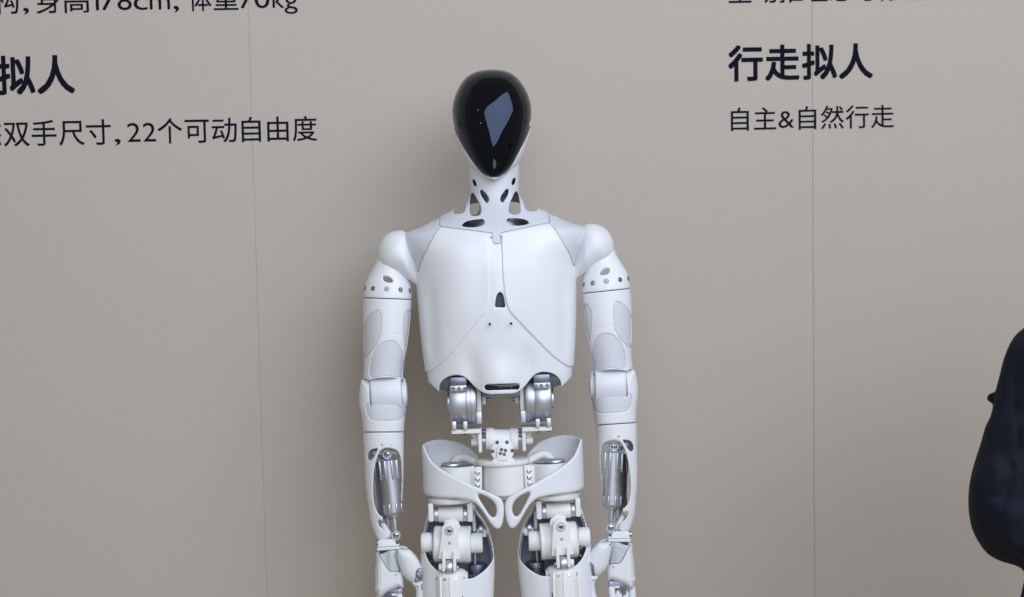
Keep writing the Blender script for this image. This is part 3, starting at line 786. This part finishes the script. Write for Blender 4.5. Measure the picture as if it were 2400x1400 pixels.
# hip guards: swept bands round the hips that run to a loop at the crotch
g = Grid(-200, 6, 1018, 1250, -112, 88, 1.8)
plan = spline([(-44, 58), (-62, 66), (-95, 72), (-140, 60), (-172, 32), (-184, -4), (-176, -38), (-148, -64), (-105, -80), (-60, -88), (-25, -90), (12, -88)], closed=False, sub=4)
Ug, Dg = g.U[:, 0, :], g.D[:, 0, :]
best = np.full((g.n[0], g.n[2]), 1e9, np.float32)
for i in range(len(plan) - 1):
    a, b = plan[i], plan[i + 1]; e = b - a; L = (e * e).sum()
    t = np.clip(((Ug - a[0]) * e[0] + (Dg - a[1]) * e[1]) / L, 0, 1)
    np.minimum(best, np.sqrt((Ug - a[0] - t * e[0]) ** 2 + (Dg - a[1] - t * e[1]) ** 2), out=best)
flare = 0
sheet = best[:, None, :] - 4.6
gshift = -2.2
frontp = DL([(984, 1040), (991, 1041), (996, 1049), (1003, 1064), (1015, 1083), (1035, 1098.5), (1067, 1117), (1099, 1133), (1131, 1147), (1158, 1158.5), (1175, 1167), (1183, 1180), (1184.5, 1200), (1182, 1222), (1177, 1236), (1168, 1241), (1159, 1237),
             (1147, 1224), (1130, 1199), (1116, 1183), (1100, 1174), (1070, 1169.5), (1030, 1167.5), (1003, 1163.5), (991, 1158), (986, 1150), (984, 1120)])
frontp = [(u + gshift * smooth01(u, -60, 0), v) for u, v in frontp]
holep = DL([(1121.5, 1159.5), (1134, 1162.5), (1147, 1168.5), (1158, 1178), (1164, 1190), (1164, 1203), (1158.5, 1211.5), (1150, 1207.5), (1137, 1189), (1126, 1172)])
holep = [(u + gshift * smooth01(u, -60, 0), v) for u, v in holep]
backp = DL([(980, 1046), (991, 1040), (1003, 1034.5), (1020, 1030.2), (1041, 1029.4), (1067, 1033.6), (1088.6, 1041), (1105.7, 1053), (1118.6, 1066), (1126, 1082), (1126, 1100), (1090, 1130), (1040, 1155), (1003, 1160), (984, 1152), (978, 1100)])
fp, hp_, bp = uv(g, frontp, sub=4), uv(g, holep, sub=4), uv(g, backp, sub=4)
wgt = smooth01(g.D + 0 * g.U, -34, 14)
msk = smax(fp, -hp_, 3) * (1 - wgt) + bp * wgt
guard = smax(sheet, msk, 9.0)
guardg = sdf(guard, g)
# thigh shells
g2 = Grid(-212, -12, 1160, 1640, -78, 84, 2.2)
lt, rt = lr([(1160, 1012, 1088), (1180, 1008, 1104), (1196, 1004.5, 1116), (1210, 1001, 1127), (1224, 997.5, 1137), (1245, 992.5, 1146), (1262, 989, 1151.5), (1294, 985.5, 1158), (1312, 985, 1159.3), (1400, 984.5, 1157), (1500, 988, 1152), (1640, 996, 1140)])
tf = [(1160, 60), (1300, 66), (1640, 62)]; tb = [(1160, 52), (1300, 66), (1640, 60)]
th = norm(loft(g2, lt, rt, tf, tb, 2.3), g2)
openp = DL([(1020, 1140), (1004.5, 1200), (1000, 1222), (995.5, 1250), (994, 1275), (998.5, 1300), (1007, 1318), (1019, 1332), (1040, 1346), (1070, 1356), (1099, 1356.5), (1112, 1353), (1127, 1343.5), (1139, 1333), (1150, 1320), (1155, 1308), (1154.5, 1294),
            (1147.5, 1262), (1142, 1245), (1132, 1224), (1112, 1196), (1090, 1140)])
op = uv(g2, openp, sub=4)
cutf = np.maximum(op, g2.D + 6)
thigh = smax(smax(shell(th, 4.5), -cutf, 2.5), -(g2.V - 1178 - 0.25 * np.abs(g2.U + 105)), 2)
thighg = sdf(thigh, g2)
linerg = sdf(smax(smax(np.maximum(th + 5.2, -(th + 8)), -cutf, 1), -(g2.V - 1184 - 0.25 * np.abs(g2.U + 105)), 1), g2)
for s in (-1, 1):
    part('hip_guard', guardg, WHITE, side=s)
    to = part('thigh_shell', thighg, WHITE, side=s)
    part('thigh_liner', linerg, SLATE, to, side=s)
    hr = part('hip_ring', tru(lathe(P3(1054.5, 1172.5, -16), (0, 1, 0), [(0, 50), (1, 53), (9, 53), (11, 51.5), (12, 44)], 60), -68), IVORY, side=s)
    part('ring_seal', tru(lathe(P3(1054.5, 1166, -16), (0, 1, 0), [(0, 48), (8, 48)], 48), -64), SILICONE, hr, side=s)
    for x0, x1 in ((1003.5, 1016), (1095, 1108)):
        part('hip_lug', block(x0, x1, 1181, 1224, -48, 6, 4), IVORY, hr, side=s)
    cr = part('cross_shaft', bar(1027, 1085, 1208.5, -26, 17.8, 1.5, 44), IVORY, side=s)
    for x0, x1 in ((1016.5, 1027), (1085, 1095)): part('shaft_ring', bar(x0, x1, 1208.5, -26, 16.4, 1.4, 44), STEEL, cr, side=s)
    part('shaft_stem', cyl(P3(1060, 1236, -50), P3(1060, 1236, -10), 19, 2, 40), IVORY, cr, side=s)
    part('stem_web', block(1040, 1072, 1212, 1250, -40, -10, 6), IVORY, cr, side=s)
    hd = part('hip_drum', tru(lathe(P3(1013, 1283, -20), (1, .035, 0), [(0, 34), (2, 40), (5, 43), (86, 43), (89, 41), (90, 34)], 64), -63), IVORY, side=s)
    part('drum_band', tru(lathe(P3(1094, 1283.5, -20), (1, .035, 0), [(0, 43.8), (7, 43.8), (9, 41)], 64), -63), IVORY, hd, side=s)
    part('drum_cap', bar(985, 1014, 1276, -24, 23.4, 6, 48), IVORY, hd, side=s)
    part('drum_cap', bar(1101, 1131, 1277, -24, 23.8, 4, 48), IVORY, hd, side=s)
    fb = part('front_bracket', prism(DL([(1035, 1246), (1036.5, 1236), (1042, 1228), (1050, 1223.5), (1058, 1223.8), (1066, 1229), (1071, 1238), (1073, 1250), (1077.5, 1285), (1080, 1312), (1027, 1311), (1030.5, 1285), (1034, 1258)]), -74, -54, 3.0), IVORY, side=s)
    part('pivot_washer', ring(P3(1053, 1244.5, -75), FRONT, 5, 10.5, 4, 32), STEEL, fb, side=s)
    bolt(screw(P3(1053, 1244.5, -75), FRONT, 6.6, 20), CHROME, fb, side=s, name='pivot_bolt')
    bolt(screw(P3(1053.5, 1273.6, -73.6), FRONT, 3.4, 14), DKSTEEL, fb, side=s)
    for x, y in ((1013, 1247), (1104, 1248.5), (1009, 1298), (1011, 1316), (1101.5, 1297), (1103, 1317)):
        bolt(screw(P3(x, y, -38), (0.8 if x > 1050 else -.8, 0, -.6), 3.4, 14), CHROME, hd, side=s)
    for x0, x1 in ((1036.5, 1044), (1061.5, 1069)):
        part('fork_lug', join(prism([tuple(D(x, y)) for x, y in ((x0, 1292), (x1, 1292), (x1 + .8, 1330), (x1 - .5, 1341), (x0 + .5, 1341), (x0 - .5, 1330))], -84, -56, 2.4)), IVORY, fb, side=s)
    rb = part('rod_end', bar(1044.5, 1060.5, 1333, -66, 19, 2.5, 44), STEEL, side=s)
    part('rod_neck', post(1052.5, 1340, 1366, -62, 8, 1, 24), STEEL, rb, side=s)
    part('pin_nut', bar(1028, 1037, 1331, -70, 8.2, 2, 24), IVORY, rb, side=s)
    part('pin_screw', bar(1069, 1075, 1331, -70, 4.2, 1.5, 16), CHROME, rb, side=s)
    ac = part('thigh_actuator', tru(lathe(P3(1054.5, 1343, -42), (0, 1, 0), [(0, 22), (1.5, 31), (5, 36.5), (12, 40), (33, 40.3), (33.6, 39.6), (34.6, 39.6), (35.2, 40.3), (260, 40.3), (262, 30)], 72), -82), IVORY, side=s)
    for k in range(10):
        th_ = 2 * math.pi * (k + .5) / 10
        cx, cz = math.cos(th_) * 39.2, math.sin(th_) * 39.2
        p0 = P3(1054.5, 1352, -42) + np.array([cx, 0, cz])
        if cz < 20:
            part('rib', tru(cyl(p0, p0 + np.array([0, 240, 0]), 3.4, 1.5, 10), -82), IVORY, ac, side=s)
            th2 = 2 * math.pi * (k + 1.0) / 10
            q = P3(1054.5, 1358, -42) + np.array([math.cos(th2) * 39.4, 0, math.sin(th2) * 39.4])
            if math.sin(th2) < 0.1: part('screw', tru(screw(q, (math.cos(th2), -.3, math.sin(th2)), 4, 14), -82), CHROME, ac, side=s)
    part('vent_slot', block(1081, 1086.5, 1397, 1450, -73, -66, 1), DARK, ac, side=s)
    da = part('inner_actuator', tru(lathe(P3(1118.5, 1324, -4), (0, 1, 0), [(0, 18), (1.5, 21), (8, 22), (14, 22), (15, 19), (20, 19), (22, 21), (60, 21), (62, 18)], 44), -26), DKSTEEL, side=s)
    part('inner_rod', tru(cyl(P3(1113.5, 1292, -10), P3(1113.5, 1326, -10), 2.6, .6, 14), -12), STEEL, da, side=s)
    for k in range(9):
        th_ = math.pi * (k / 8.0) + math.pi
        q = P3(1118.5, 1350, -4) + np.array([math.cos(th_) * 20.6, 0, math.sin(th_) * 20.6])
        part('grip_rib', tru(cyl(q, q + np.array([0, 30, 0]), 2, .8, 8), -26), DKSTEEL, da, side=s)
    ln = part('link_pin', bar(1118, 1146, 1247.5, 2, 8, 2, 28), CAPW, side=s)
    part('link_ring', bar(1122, 1132, 1243, 2, 12, 2, 28), STEEL, ln, side=s)
    part('link_strut', tru(cyl(P3(1109, 1184, 2), P3(1112, 1246, 2), 4.5, 1, 18), 0), CAPW, ln, side=s)
    part('link_arm', block(1112, 1140, 1250, 1260, -6, 6, 2), CAPW, ln, side=s)

# ------------------------------------------------------------------ hands
def hz(x, y): return D(850 + x / 9.3333, 1250 + y / 9.3333)
def H(pts): return [hz(*p) for p in pts]
gh = Grid(-318, -196, 1270, 1420, -44, 44, 1.3)
palmp = uv(gh, H([(292, 425), (340, 400), (600, 320), (790, 310), (815, 560), (860, 820), (890, 950), (897, 1190), (845, 1210), (790, 1210), (700, 1245), (600, 1288), (500, 1340), (440, 1385), (395, 1400), (330, 1400), (300, 1290), (265, 1210), (285, 1120), (280, 800), (288, 600)]), sub=4)
palm = pillow(palmp, gh, 0, 26, 15)
palm = palm - 0.9 * np.maximum(np.cos((gh.U + 300) * 0.9 + 0.6), 0) * (1 - smooth01(gh.U + (gh.V - 1340) * .04, -300, -291)) * smooth01(gh.V, 1300, 1330)
silp = uv(gh, H([(330, 380), (420, 370), (520, 330), (590, 305), (700, 315), (790, 330), (800, 500), (830, 700), (858, 815), (800, 832), (620, 838), (575, 815), (535, 775), (450, 640), (345, 465)]), sub=4)
palm_c = smax(palm, -np.maximum(silp - 0.5, gh.D + 6), 1.0)
groove = np.maximum(np.abs(gh.U - hz(762, 1000)[0]) - 0.6, -(gh.V - hz(0, 850)[1]))
palm_c = smax(palm_c, -np.maximum(np.maximum(groove, palm * -1 - 1.4), gh.D), 0.6)
palmg = sdf(palm_c, gh)
bulge = 3.2 * np.exp(-((gh.U - hz(600, 0)[0]) / 9.0) ** 2) - 3.0
silg = sdf(smax(palm - bulge, smax(silp + 0.4, gh.D + 6, 1), 1.5), gh)
thp = uv(gh, H([(725, 410), (745, 370), (790, 350), (960, 352), (1000, 335), (1060, 380), (1130, 450), (1210, 560), (1290, 730), (1345, 850), (1352, 960), (1345, 1010), (1250, 1015), (1180, 1048), (1090, 1088), (1035, 1065), (940, 985), (870, 900), (820, 780), (755, 560)]), sub=4)
thumb = pillow(blur2(thp, 2), gh, -22 + (gh.V - 1290) * 0.10, 19, 22)
thol = uv(gh, H([(1160, 860), (1190, 800), (1245, 765), (1295, 790), (1312, 860), (1312, 960), (1290, 1010), (1180, 1060), (1140, 1060), (1158, 960)]), sub=4)
thumb = smax(smax(thumb, -(thumb + 4.5) * 0 - 99, .1), -np.maximum(thol, gh.D + 24 - (gh.V - 1330) * .1), 1.6)
thumbg = sdf(thumb, gh)
g3 = Grid(-236, -182, 1340, 1500, -44, 30, 1.4)
cuffp = uv(g3, H([(1075, 1095), (1180, 1052), (1260, 1018), (1335, 1003), (1372, 1060), (1390, 1150), (1380, 1260), (1365, 1330), (1365, 1420), (1375, 1500), (1350, 1650), (1320, 1800), (1250, 1900), (1190, 1890), (1150, 1750), (1140, 1560), (1160, 1400), (1165, 1290), (1150, 1200), (1115, 1160)]), sub=4)
tip = pillow(cuffp, g3, -18, 12, 12)
tipg = sdf(tip, g3)
g4 = Grid(-322, -196, 1372, 1560, -50, 50, 1.8)
def finger(x0, x1, x2, y0, y1, y2, d0, d1, d2, r):
    a, b, c = P3(x0, y0, d0), P3(x1, y1, d1), P3(x2, y2, d2)
    return sdf(smin(capsule(g4, a, (a + b) / 2, r, r * .95), capsule(g4, (a + b) / 2, b, r * .92, r * .86), 3), g4), sdf(capsule(g4, b + (c - b) * .12, c, r * .86, r * .72), g4), (a, b, c)
fingers = [finger(889, 888, 892, 1402, 1450, 1490, 8, 4, -14, 8.8), finger(905, 905, 908, 1412, 1462, 1508, 0, -4, -22, 8.6), finger(921, 921, 923, 1410, 1458, 1502, -8, -12, -28, 8.6), finger(936, 934, 934, 1398, 1440, 1478, -14, -18, -32, 8.0)]
rnd = random.Random(5)
for s in (-1, 1):
    wr = part('wrist_block', join(prism(H([(330, 155), (420, 140), (640, 125), (720, 160), (735, 245), (335, 270)]), -20, 22, 3)), WHITE, side=s, warp=bend)
    part('wrist_plate', prism(H([(328, 268), (800, 232), (806, 262), (790, 280), (325, 312)]), -26, 26, 1.2), WHITE, wr, side=s, warp=bend)
    part('wrist_plate', prism(H([(318, 316), (800, 284), (812, 320), (780, 350), (316, 385)]), -24, 24, 1.2), WHITE, wr, side=s, warp=bend)
    u, v = hz(338, 220); part('wrist_screw', cyl((u - 7, v, -6), (u + 4, v, -6), 4.6, 1.2, 18), CHROME, wr, side=s, warp=bend)
    u, v = hz(750, 225); part('rod_clevis', rbox((u, v, -12), (6, 9, 14), 1), DARK, wr, side=s, warp=bend)
    part('hand_core', rbox((*hz(580, 400), 0), (44, 12, 34), 3), DARK, wr, side=s, warp=bend)
    pm_ = part('palm', palmg, WHITE, side=s, warp=bend)
    part('palm_pad', silg, SILICONE, pm_, side=s, warp=bend)
    for x, y in ((797, 848), (735, 905)):
        bolt(screw((*hz(x, y), -26.5), FRONT, 1.5, 10), SEAM, pm_, side=s, warp=bend)
    part('palm_mechanism', prism(H([(470, 1345), (600, 1255), (860, 1195), (880, 1260), (860, 1400), (820, 1530), (500, 1530)]), -12, 12, 1.5), DKSTEEL, pm_, side=s, warp=bend)
    part('tendon_link', rbox((*hz(690, 1345), -17), (13, 5.6, 5), 1, 2), WHITE, pm_, side=s, warp=bend)
    part('tendon_link', rbox((*hz(790, 1290), -18), (4.5, 12, 5), 1, 32), STEEL, pm_, side=s, warp=bend)
    part('tendon_link', rbox((*hz(840, 1330), -15), (3, 16, 4), 1, 8), STEEL, pm_, side=s, warp=bend)
    for k in range(9):
        x, y = rnd.uniform(520, 850), rnd.uniform(1290, 1500)
        part('gear', ring((*hz(x, y), -14), FRONT, 1.2, rnd.uniform(2.4, 4), 4, 14, .5), rnd.choice([STEEL, DKSTEEL, CHROME, DARK]), pm_, side=s, warp=bend)
    t_ = part('thumb_base', thumbg, WHITE, side=s, warp=bend)
    bolt(screw((*hz(765, 410), -36), FRONT, 1.7, 10), SEAM, t_, side=s, warp=bend)
    part('thumb_mount', tube([(*hz(780, 330), -10), (*hz(880, 315), -10), (*hz(970, 350), -10)], 4.5), SILICONE, t_, side=s, warp=bend)
    part('thumb_joint', prism(H([(1150, 800), (1310, 790), (1325, 1030), (1150, 1080)]), -26, -8, 1.5), DKSTEEL, t_, side=s, warp=bend)
    for k in range(8):
        x, y = rnd.uniform(1170, 1295), rnd.uniform(830, 1030)
        part('joint_link', rbox((*hz(x, y), -28), (rnd.uniform(2, 6), rnd.uniform(3, 8), 3), .5, rnd.uniform(-60, 60)), rnd.choice([STEEL, CHROME, DKSTEEL]), t_, side=s, warp=bend)
    tt = part('thumb_tip', tipg, WHITE, side=s, warp=bend)
    part('tip_slot', prism(H([(1270, 1115), (1330, 1090), (1350, 1120), (1320, 1150), (1325, 1240), (1290, 1250)]), -31.5, -24, .6), SLATE, tt, side=s, warp=bend)
    bolt(screw((*hz(1207, 1168), -30), FRONT, 1.5, 10), SEAM, tt, side=s, warp=bend)
    for f0, f1, (a, b, c) in fingers:
        fo_ = part('finger', f0, WHITE, side=s, warp=bend)
        part('finger_tip', f1, WHITE, fo_, side=s, warp=bend)
        part('finger_joint', cyl(b - np.array([7, 0, 0]), b + np.array([7, 0, 0]), 4.6, 1, 16), DKSTEEL, fo_, side=s, warp=bend)
# ------------------------------------------------------------------ the visitor at the right edge, with back to the wall text
PROOT = thing('person', 'person in a dark navy padded jacket with bent arm at the right edge', 'person')
PD = -430.0
Kp = 1 + PD / FPX
def pl(V):
    V = np.asarray(V, float)      # u, v as seen in the photograph at this depth; d relative to the person
    d = V[:, 2] + PD; K = 1 + d / FPX
    return np.stack([((V[:, 0] - 1200) * K) * PX, DIST + d * PX, (700 - V[:, 1]) * K * PX], 1)
PROOT.matrix_world = Matrix.Translation(CAMLOC) @ FRAME
JACKET = material('navy_jacket_cloth', (0.006, 0.009, 0.018), 0.85, bump=0.6, bscale=500, spec=0.25)
TROUSER = material('black_trouser_cloth', (0.010, 0.010, 0.013), 0.9, bump=0.4, bscale=500, spec=0.2)
SKIN = material('skin', (0.55, 0.36, 0.27), 0.5)
HAIR = material('black_hair', (0.010, 0.009, 0.008), 0.6, bump=0.8, bscale=300)
def pmesh(name, F, g, m, parent=None):
    V, Fc = nets(F, g)
    me = mesh_from(name, pl(V), Fc, m, True)
    o = bpy.data.objects.new(name, me); COL.objects.link(o); o.parent = parent or PROOT
    return o
gp = Grid(2230, 2860, 440, 1420, -170, 200, 7)
# body: head, neck, trunk, arms as one surface
head_p = ball(gp, (2560, 590, 10), (88, 118, 104))
face_p = smin(head_p, ball(gp, (2556, 640, -30), (62, 70, 70)), 30)
nose = capsule(gp, (2556, 585, -88), (2556, 612, -104), 8, 13)
face_p = smin(face_p, nose, 12)
for sx in (-1, 1):
    face_p = smin(face_p, ball(gp, (2560 + sx * 90, 600, 15), (12, 30, 20)), 8)
    face_p = smax(face_p, -ball(gp, (2556 + sx * 34, 575, -104), (20, 11, 14)), 8)
neckp = capsule(gp, (2560, 660, 15), (2565, 790, 25), 46, 56)
trunk = smin(capsule(gp, (2480, 840, 25), (2650, 840, 25), 78, 78), capsule(gp, (2565, 900, 20), (2565, 1420, 20), 112, 118), 60)
armL = smin(capsule(gp, (2432, 850, 5), (2360, 1150, -20), 62, 52), capsule(gp, (2362, 1160, -25), (2470, 1300, -130), 48, 34), 25)
handL = smin(capsule(gp, (2478, 1310, -136), (2520, 1335, -158), 26, 20), capsule(gp, (2520, 1330, -150), (2545, 1310, -160), 12, 9), 8)
bodyf = smin(smin(smin(face_p, neckp, 22), trunk, 30), smin(armL, handL, 8), 20)
pb_ = pmesh('body', bodyf, gp, SKIN)
# jacket, following the outline of the photograph
gj = Grid(2236, 2800, 730, 1440, -176, 190, 6)
jp_ = poly_sdf(spline([(2470, 742), (2420, 757), (2397, 770), (2374, 793), (2354, 836), (2341, 885), (2334, 912), (2330, 935), (2326, 956), (2320, 978), (2308, 1001), (2297, 1040), (2281, 1089), (2270.5, 1137),
                       (2268, 1181), (2273, 1225), (2285, 1259), (2311, 1297), (2345, 1317), (2384, 1329), (2402, 1350), (2410, 1440), (2700, 1440), (2740, 1200), (2740, 860), (2690, 770), (2600, 742)], sub=3), gj.U[:, :, 0], gj.V[:, :, 0])[:, :, None]
jk = pillow(blur2(jp_, 1), gj, 5, 150, 120)
sleeve = smin(capsule(gj, (2432, 850, -20), (2356, 1140, -58), 82, 74), capsule(gj, (2352, 1150, -62), (2440, 1290, -118), 70, 46), 28)
jk = smin(jk, smax(sleeve, jp_, 10), 16)
n1 = np.sin(gj.V * 0.052 + gj.U * 0.031 + gj.D * .02) * np.sin(gj.U * 0.021 - gj.V * 0.018 + 1.3)
n2 = 0 * np.sin(gj.V * 0.11 - gj.U * 0.05 + 2.0) * np.sin(gj.U * .06 + gj.D * .05)
fac = smooth01(np.abs(gj.D - 5), 8, 90) * smooth01(-jp_, 12, 55)
jk = jk + (6.0 * n1 + 3.0 * np.sin((gj.U - 0.3 * gj.V) * 0.075 + 2 * n1)) * fac 
folds = 0.8 * np.exp(-((gj.U - 2352 - 0.22 * (1180 - gj.V)) / 8.0) ** 2) * smooth01(gj.V, 900, 1000) + np.exp(-((gj.V - 1165 - 0.35 * (gj.U - 2330)) / 9.0) ** 2) + np.exp(-((gj.V - 1105 + 0.3 * (gj.U - 2330)) / 8.0) ** 2) + np.exp(-((gj.U - 2385 - 0.12 * (gj.V - 1000)) / 9.0) ** 2)
jk = jk + 3 * folds * fac * (gj.D < 0)
jk = smin(smax(jk, jp_, 5), ball(gj, (2327, 933, 0), (14, 12, 16)), 9)
pj = pmesh('jacket', jk, gj, JACKET)
gc = Grid(2440, 2700, 690, 850, -110, 150, 6)
cl_ = smax(ball(gc, (2570, 790, 20), (104, 74, 92)), -(gc.V - 715), 6)
cl_ = smax(cl_, -ball(gc, (2570, 720, 10), (72, 60, 66)), 6)
pmesh('jacket_collar', cl_, gc, JACKET, pj)
ghh = Grid(2450, 2670, 450, 640, -115, 145, 6)
hf = smax(ball(ghh, (2560, 585, 14), (97, 128, 114)), -ball(ghh, (2556, 640, -75), (84, 96, 70)), 10)
hf = smax(hf, ghh.V - 632, 12) + 2.2 * np.sin(ghh.U * .22 + ghh.D * .1)
pmesh('hair', hf, ghh, HAIR)
gt = Grid(2400, 2760, 1380, 2300, -130, 170, 9)
tr_ = smin(capsule(gt, (2500, 1440, 20), (2490, 2250, 20), 84, 56), capsule(gt, (2635, 1440, 20), (2650, 2250, 20), 84, 56), 30)
pmesh('trousers', tr_, gt, TROUSER)
for sx in (2488, 2652):
    gs = Grid(sx - 60, sx + 60, 2220, 2330, -150, 90, 7)
    pmesh('shoe', smax(capsule(gs, (sx, 2290, 40), (sx, 2300, -90), 46, 38), gs.V - 2318, 5), gs, TROUSER)
# ------------------------------------------------------------------ wall behind the robot
WALLROT = Matrix.Rotation(R(-WALL_YAW), 4, 'Z')
WALLN = (FRAME.to_3x3() @ Vector((0, 1, 0))); WALLN.z = 0; WALLN.normalize()
base_yaw = math.atan2(-WALLN.x, WALLN.y)
WM = Matrix.Translation(Vector((0, 0.30, 0))) @ Matrix.Rotation(base_yaw, 4, 'Z') @ Matrix.Rotation(R(WALL_YAW), 4, 'Z')
WMI = WM.inverted()
def on_wall(x, y):
    """wall coordinates (along, height) seen at a pixel of the 2400 x 1400 photograph, and the distance along the view"""
    dirv = FRAME.to_3x3() @ Vector(((x - 1200) / FPX, 1, -(y - 700) / FPX))
    o = WMI @ CAMLOC; d = WMI.to_3x3() @ dirv
    t = -o.y / d.y
    p = o + d * t
    return p.x, p.z, t
WALL = material('beige_wall_paint', (0.468, 0.416, 0.360), 0.62, bump=0.10, bscale=220, var=0.04, vscale=2.2)
for nd in WALL.node_tree.nodes:
    if nd.bl_idname == 'ShaderNodeMix': nd.inputs['A'].default_value = (0.446, 0.394, 0.340, 1)
INK = material('black_vinyl_print', (0.008, 0.009, 0.016), 0.8, spec=0.03)
wall = thing('display_wall', 'plain beige display wall of tall panels printed with black Chinese lettering', 'wall', WM)
ROOT = wall
def wall_part(name, V, Fc, m, smooth=False, label=None, parent=None):
    me = mesh_from(name, V, Fc, m, smooth)
    o = bpy.data.objects.new(name, me); COL.objects.link(o); o.parent = parent or wall
    if label: o['label'] = label
    return o
def wbox(x0, x1, y0, y1, z0, z1, bev=0.0003):
    bm = bmesh.new(); bmesh.ops.create_cube(bm, size=1)
    for v in bm.verts: v.co = Vector(((x0+x1)/2 + v.co.x*(x1-x0), (y0+y1)/2 + v.co.y*(y1-y0), (z0+z1)/2 + v.co.z*(z1-z0)))
    if bev: bmesh.ops.bevel(bm, geom=list(bm.edges), offset=bev, segments=1, affect='EDGES')
    V = [tuple(v.co) for v in bm.verts]; bm.verts.index_update(); Fc = [tuple(v.index for v in f.verts) for f in bm.faces]; bm.free()
    return V, Fc
jl = on_wall(594, 400)[0]; jr = on_wall(1905, 400)[0]
GAP = 0.0006
edges = [jl - 1.22, jl, jr, jr + 1.22]
for a, b, ga, gb in zip(edges[:-1], edges[1:], (0, .0002, .0007), (.0002, .0007, 0)):
    V, Fc = wbox(a + ga / 2, b - gb / 2, 0.0, 0.018, 0.0, 3.0)
    wall_part('panel', V, Fc, WALL)
V, Fc = wbox(edges[0], edges[-1], 0.020, 0.05, 0.0, 3.0)
wall_part('backing_board', V, Fc, WALL)

glyphs = {}
def glyph(ch, off):
    k = (ch, off)
    if k not in glyphs:
        c = bpy.data.curves.new('lettering_curve', 'FONT'); c.body = ch; c.resolution_u = 5; c.offset = off
        o = bpy.data.objects.new('lettering_curve', c); COL.objects.link(o)
        bpy.context.view_layer.update()
        me = bpy.data.meshes.new_from_object(o.evaluated_get(bpy.context.evaluated_depsgraph_get()))
        V = np.array([v.co for v in me.vertices]); Fc = [tuple(p.vertices) for p in me.polygons]
        bpy.data.objects.remove(o); bpy.data.curves.remove(c); bpy.data.meshes.remove(me)
        glyphs[k] = (V, Fc)
    return glyphs[k]
def line(label, chars, base, em, bold=0.005):
    """chars: (character, left x, right x) in photograph pixels; base, em: ((x, value), (x, value))"""
    (xa, ya), (xb, yb) = base; (ea, va), (eb, vb) = em
    VV, FF, n = [], [], 0; heavy = bold
    for ch, x0, x1 in chars:
        V, Fc = glyph(ch, 0.0 if ord(ch) > 127 else -0.003)
        xm = (x0 + x1) / 2; bold = heavy if ord(ch) > 127 else 0.002
        yb_ = lambda x: ya + (yb - ya) * (x - xa) / (xb - xa)
        e = va + (vb - va) * (xm - ea) / (eb - ea)
        X0, Z0, t0 = on_wall(x0, yb_(x0)); X1, Z1, t1 = on_wall(x1, yb_(x1))
        s = e * (t0 + t1) / 2 / FPX
        gx0, gx1 = V[:, 0].min(), V[:, 0].max()
        # heavy strokes: the film is laid in shifted layers a few hundredths of a millimetre apart
        shifts = [(0, 0)] + [(bold * a, bold * b) for a, b in ((1, 1), (-1, 1), (1, -1), (-1, -1), (1, 0), (-1, 0), (0, 1), (0, -1))][:9 if bold > .01 else 5]
        for q, (sx, sy) in enumerate(shifts):
            for v in V:
                f = (v[0] + sx - gx0 + bold) / (gx1 - gx0 + 2 * bold)
                VV.append((X0 + (X1 - X0) * f, -0.0006 - q * 0.00004, Z0 + (Z1 - Z0) * f + (v[1] + sy) * s))
            FF += [tuple(i + n for i in f) for f in Fc]; n += len(V)
    o = wall_part('lettering', VV, FF, INK, label=label)
line('cut-off line of thin black characters at the top left', [('构', -14, 45), (',', 54.6, 68), ('身', 86, 142), ('高', 149, 211), ('l', 225, 232.4), ('7', 236, 272), ('8', 276, 309.5), ('c', 314, 346), ('m', 351.5, 399), (',', 407, 419.6),
      ('体', 443, 496), ('重', 501, 559), ('7', 561, 594), ('0', 597, 632.5), ('k', 639, 666.6), ('g', 667, 698)], ((230, 24.6), (650, 18.8)), ((0, 66), (715, 62.5)))
line('bold black heading at the left edge', [('拟', -7, 83), ('人', 88, 176)], ((38, 213), (132, 211)), ((38, 95), (132, 94)), 0.022)
line('thin black line of characters below the left heading', [('态', -56, 4.5), ('双', 9.5, 70), ('手', 75, 133.5), ('尺', 139, 199), ('寸', 203, 261), (',', 269, 283), ('2', 299, 330), ('2', 336, 366), ('个', 370, 428), ('可', 434, 491), ('动', 497, 556),
      ('自', 567, 612), ('由', 627, 677), ('度', 686.5, 743.5)], ((40, 338), (715, 325.5)), ((40, 65), (715, 62.3)))
line('cut-off line of thin black characters at the top right', [('主', 1708, 1761), ('动', 1767, 1821), ('推', 1826, 1881), ('理', 1884.5, 1940), ('思', 1945, 1997), ('考', 2001, 2056), (',', 2063, 2073), ('灵', 2083, 2143), ('活', 2146, 2200)], ((1735, 4.0), (2040, -2)), ((1735, 60), (2040, 58.5)))
line('bold black heading at the right', [('行', 1707, 1788), ('走', 1793.6, 1874), ('拟', 1879.6, 1961.6), ('人', 1966, 2045.6)], ((1747, 182), (2005, 176.5)), ((1747, 87), (2005, 86)), 0.022)
line('thin black line of characters below the right heading', [('自', 1713, 1755), ('主', 1767, 1819), ('&', 1824.4, 1861.5), ('自', 1871.6, 1913), ('然', 1923.6, 1977.6), ('行', 1982, 2036), ('走', 2041.6, 2095)], ((1734, 302.3), (2068, 295)), ((1734, 58.5), (2068, 57.5)))
V, Fc = wbox(-4, 4, -5, 2.5, -0.05, 0.0, 0)  # floor slab below the view, unseen, added for its warm bounce light
FLOOR = material('grey_brown_floor', (0.46, 0.39, 0.30), 0.6, bump=0.1, var=0.05)
me = mesh_from('floor', V, Fc, FLOOR, False); fl = bpy.data.objects.new('floor', me); COL.objects.link(fl); fl['kind'] = 'structure'
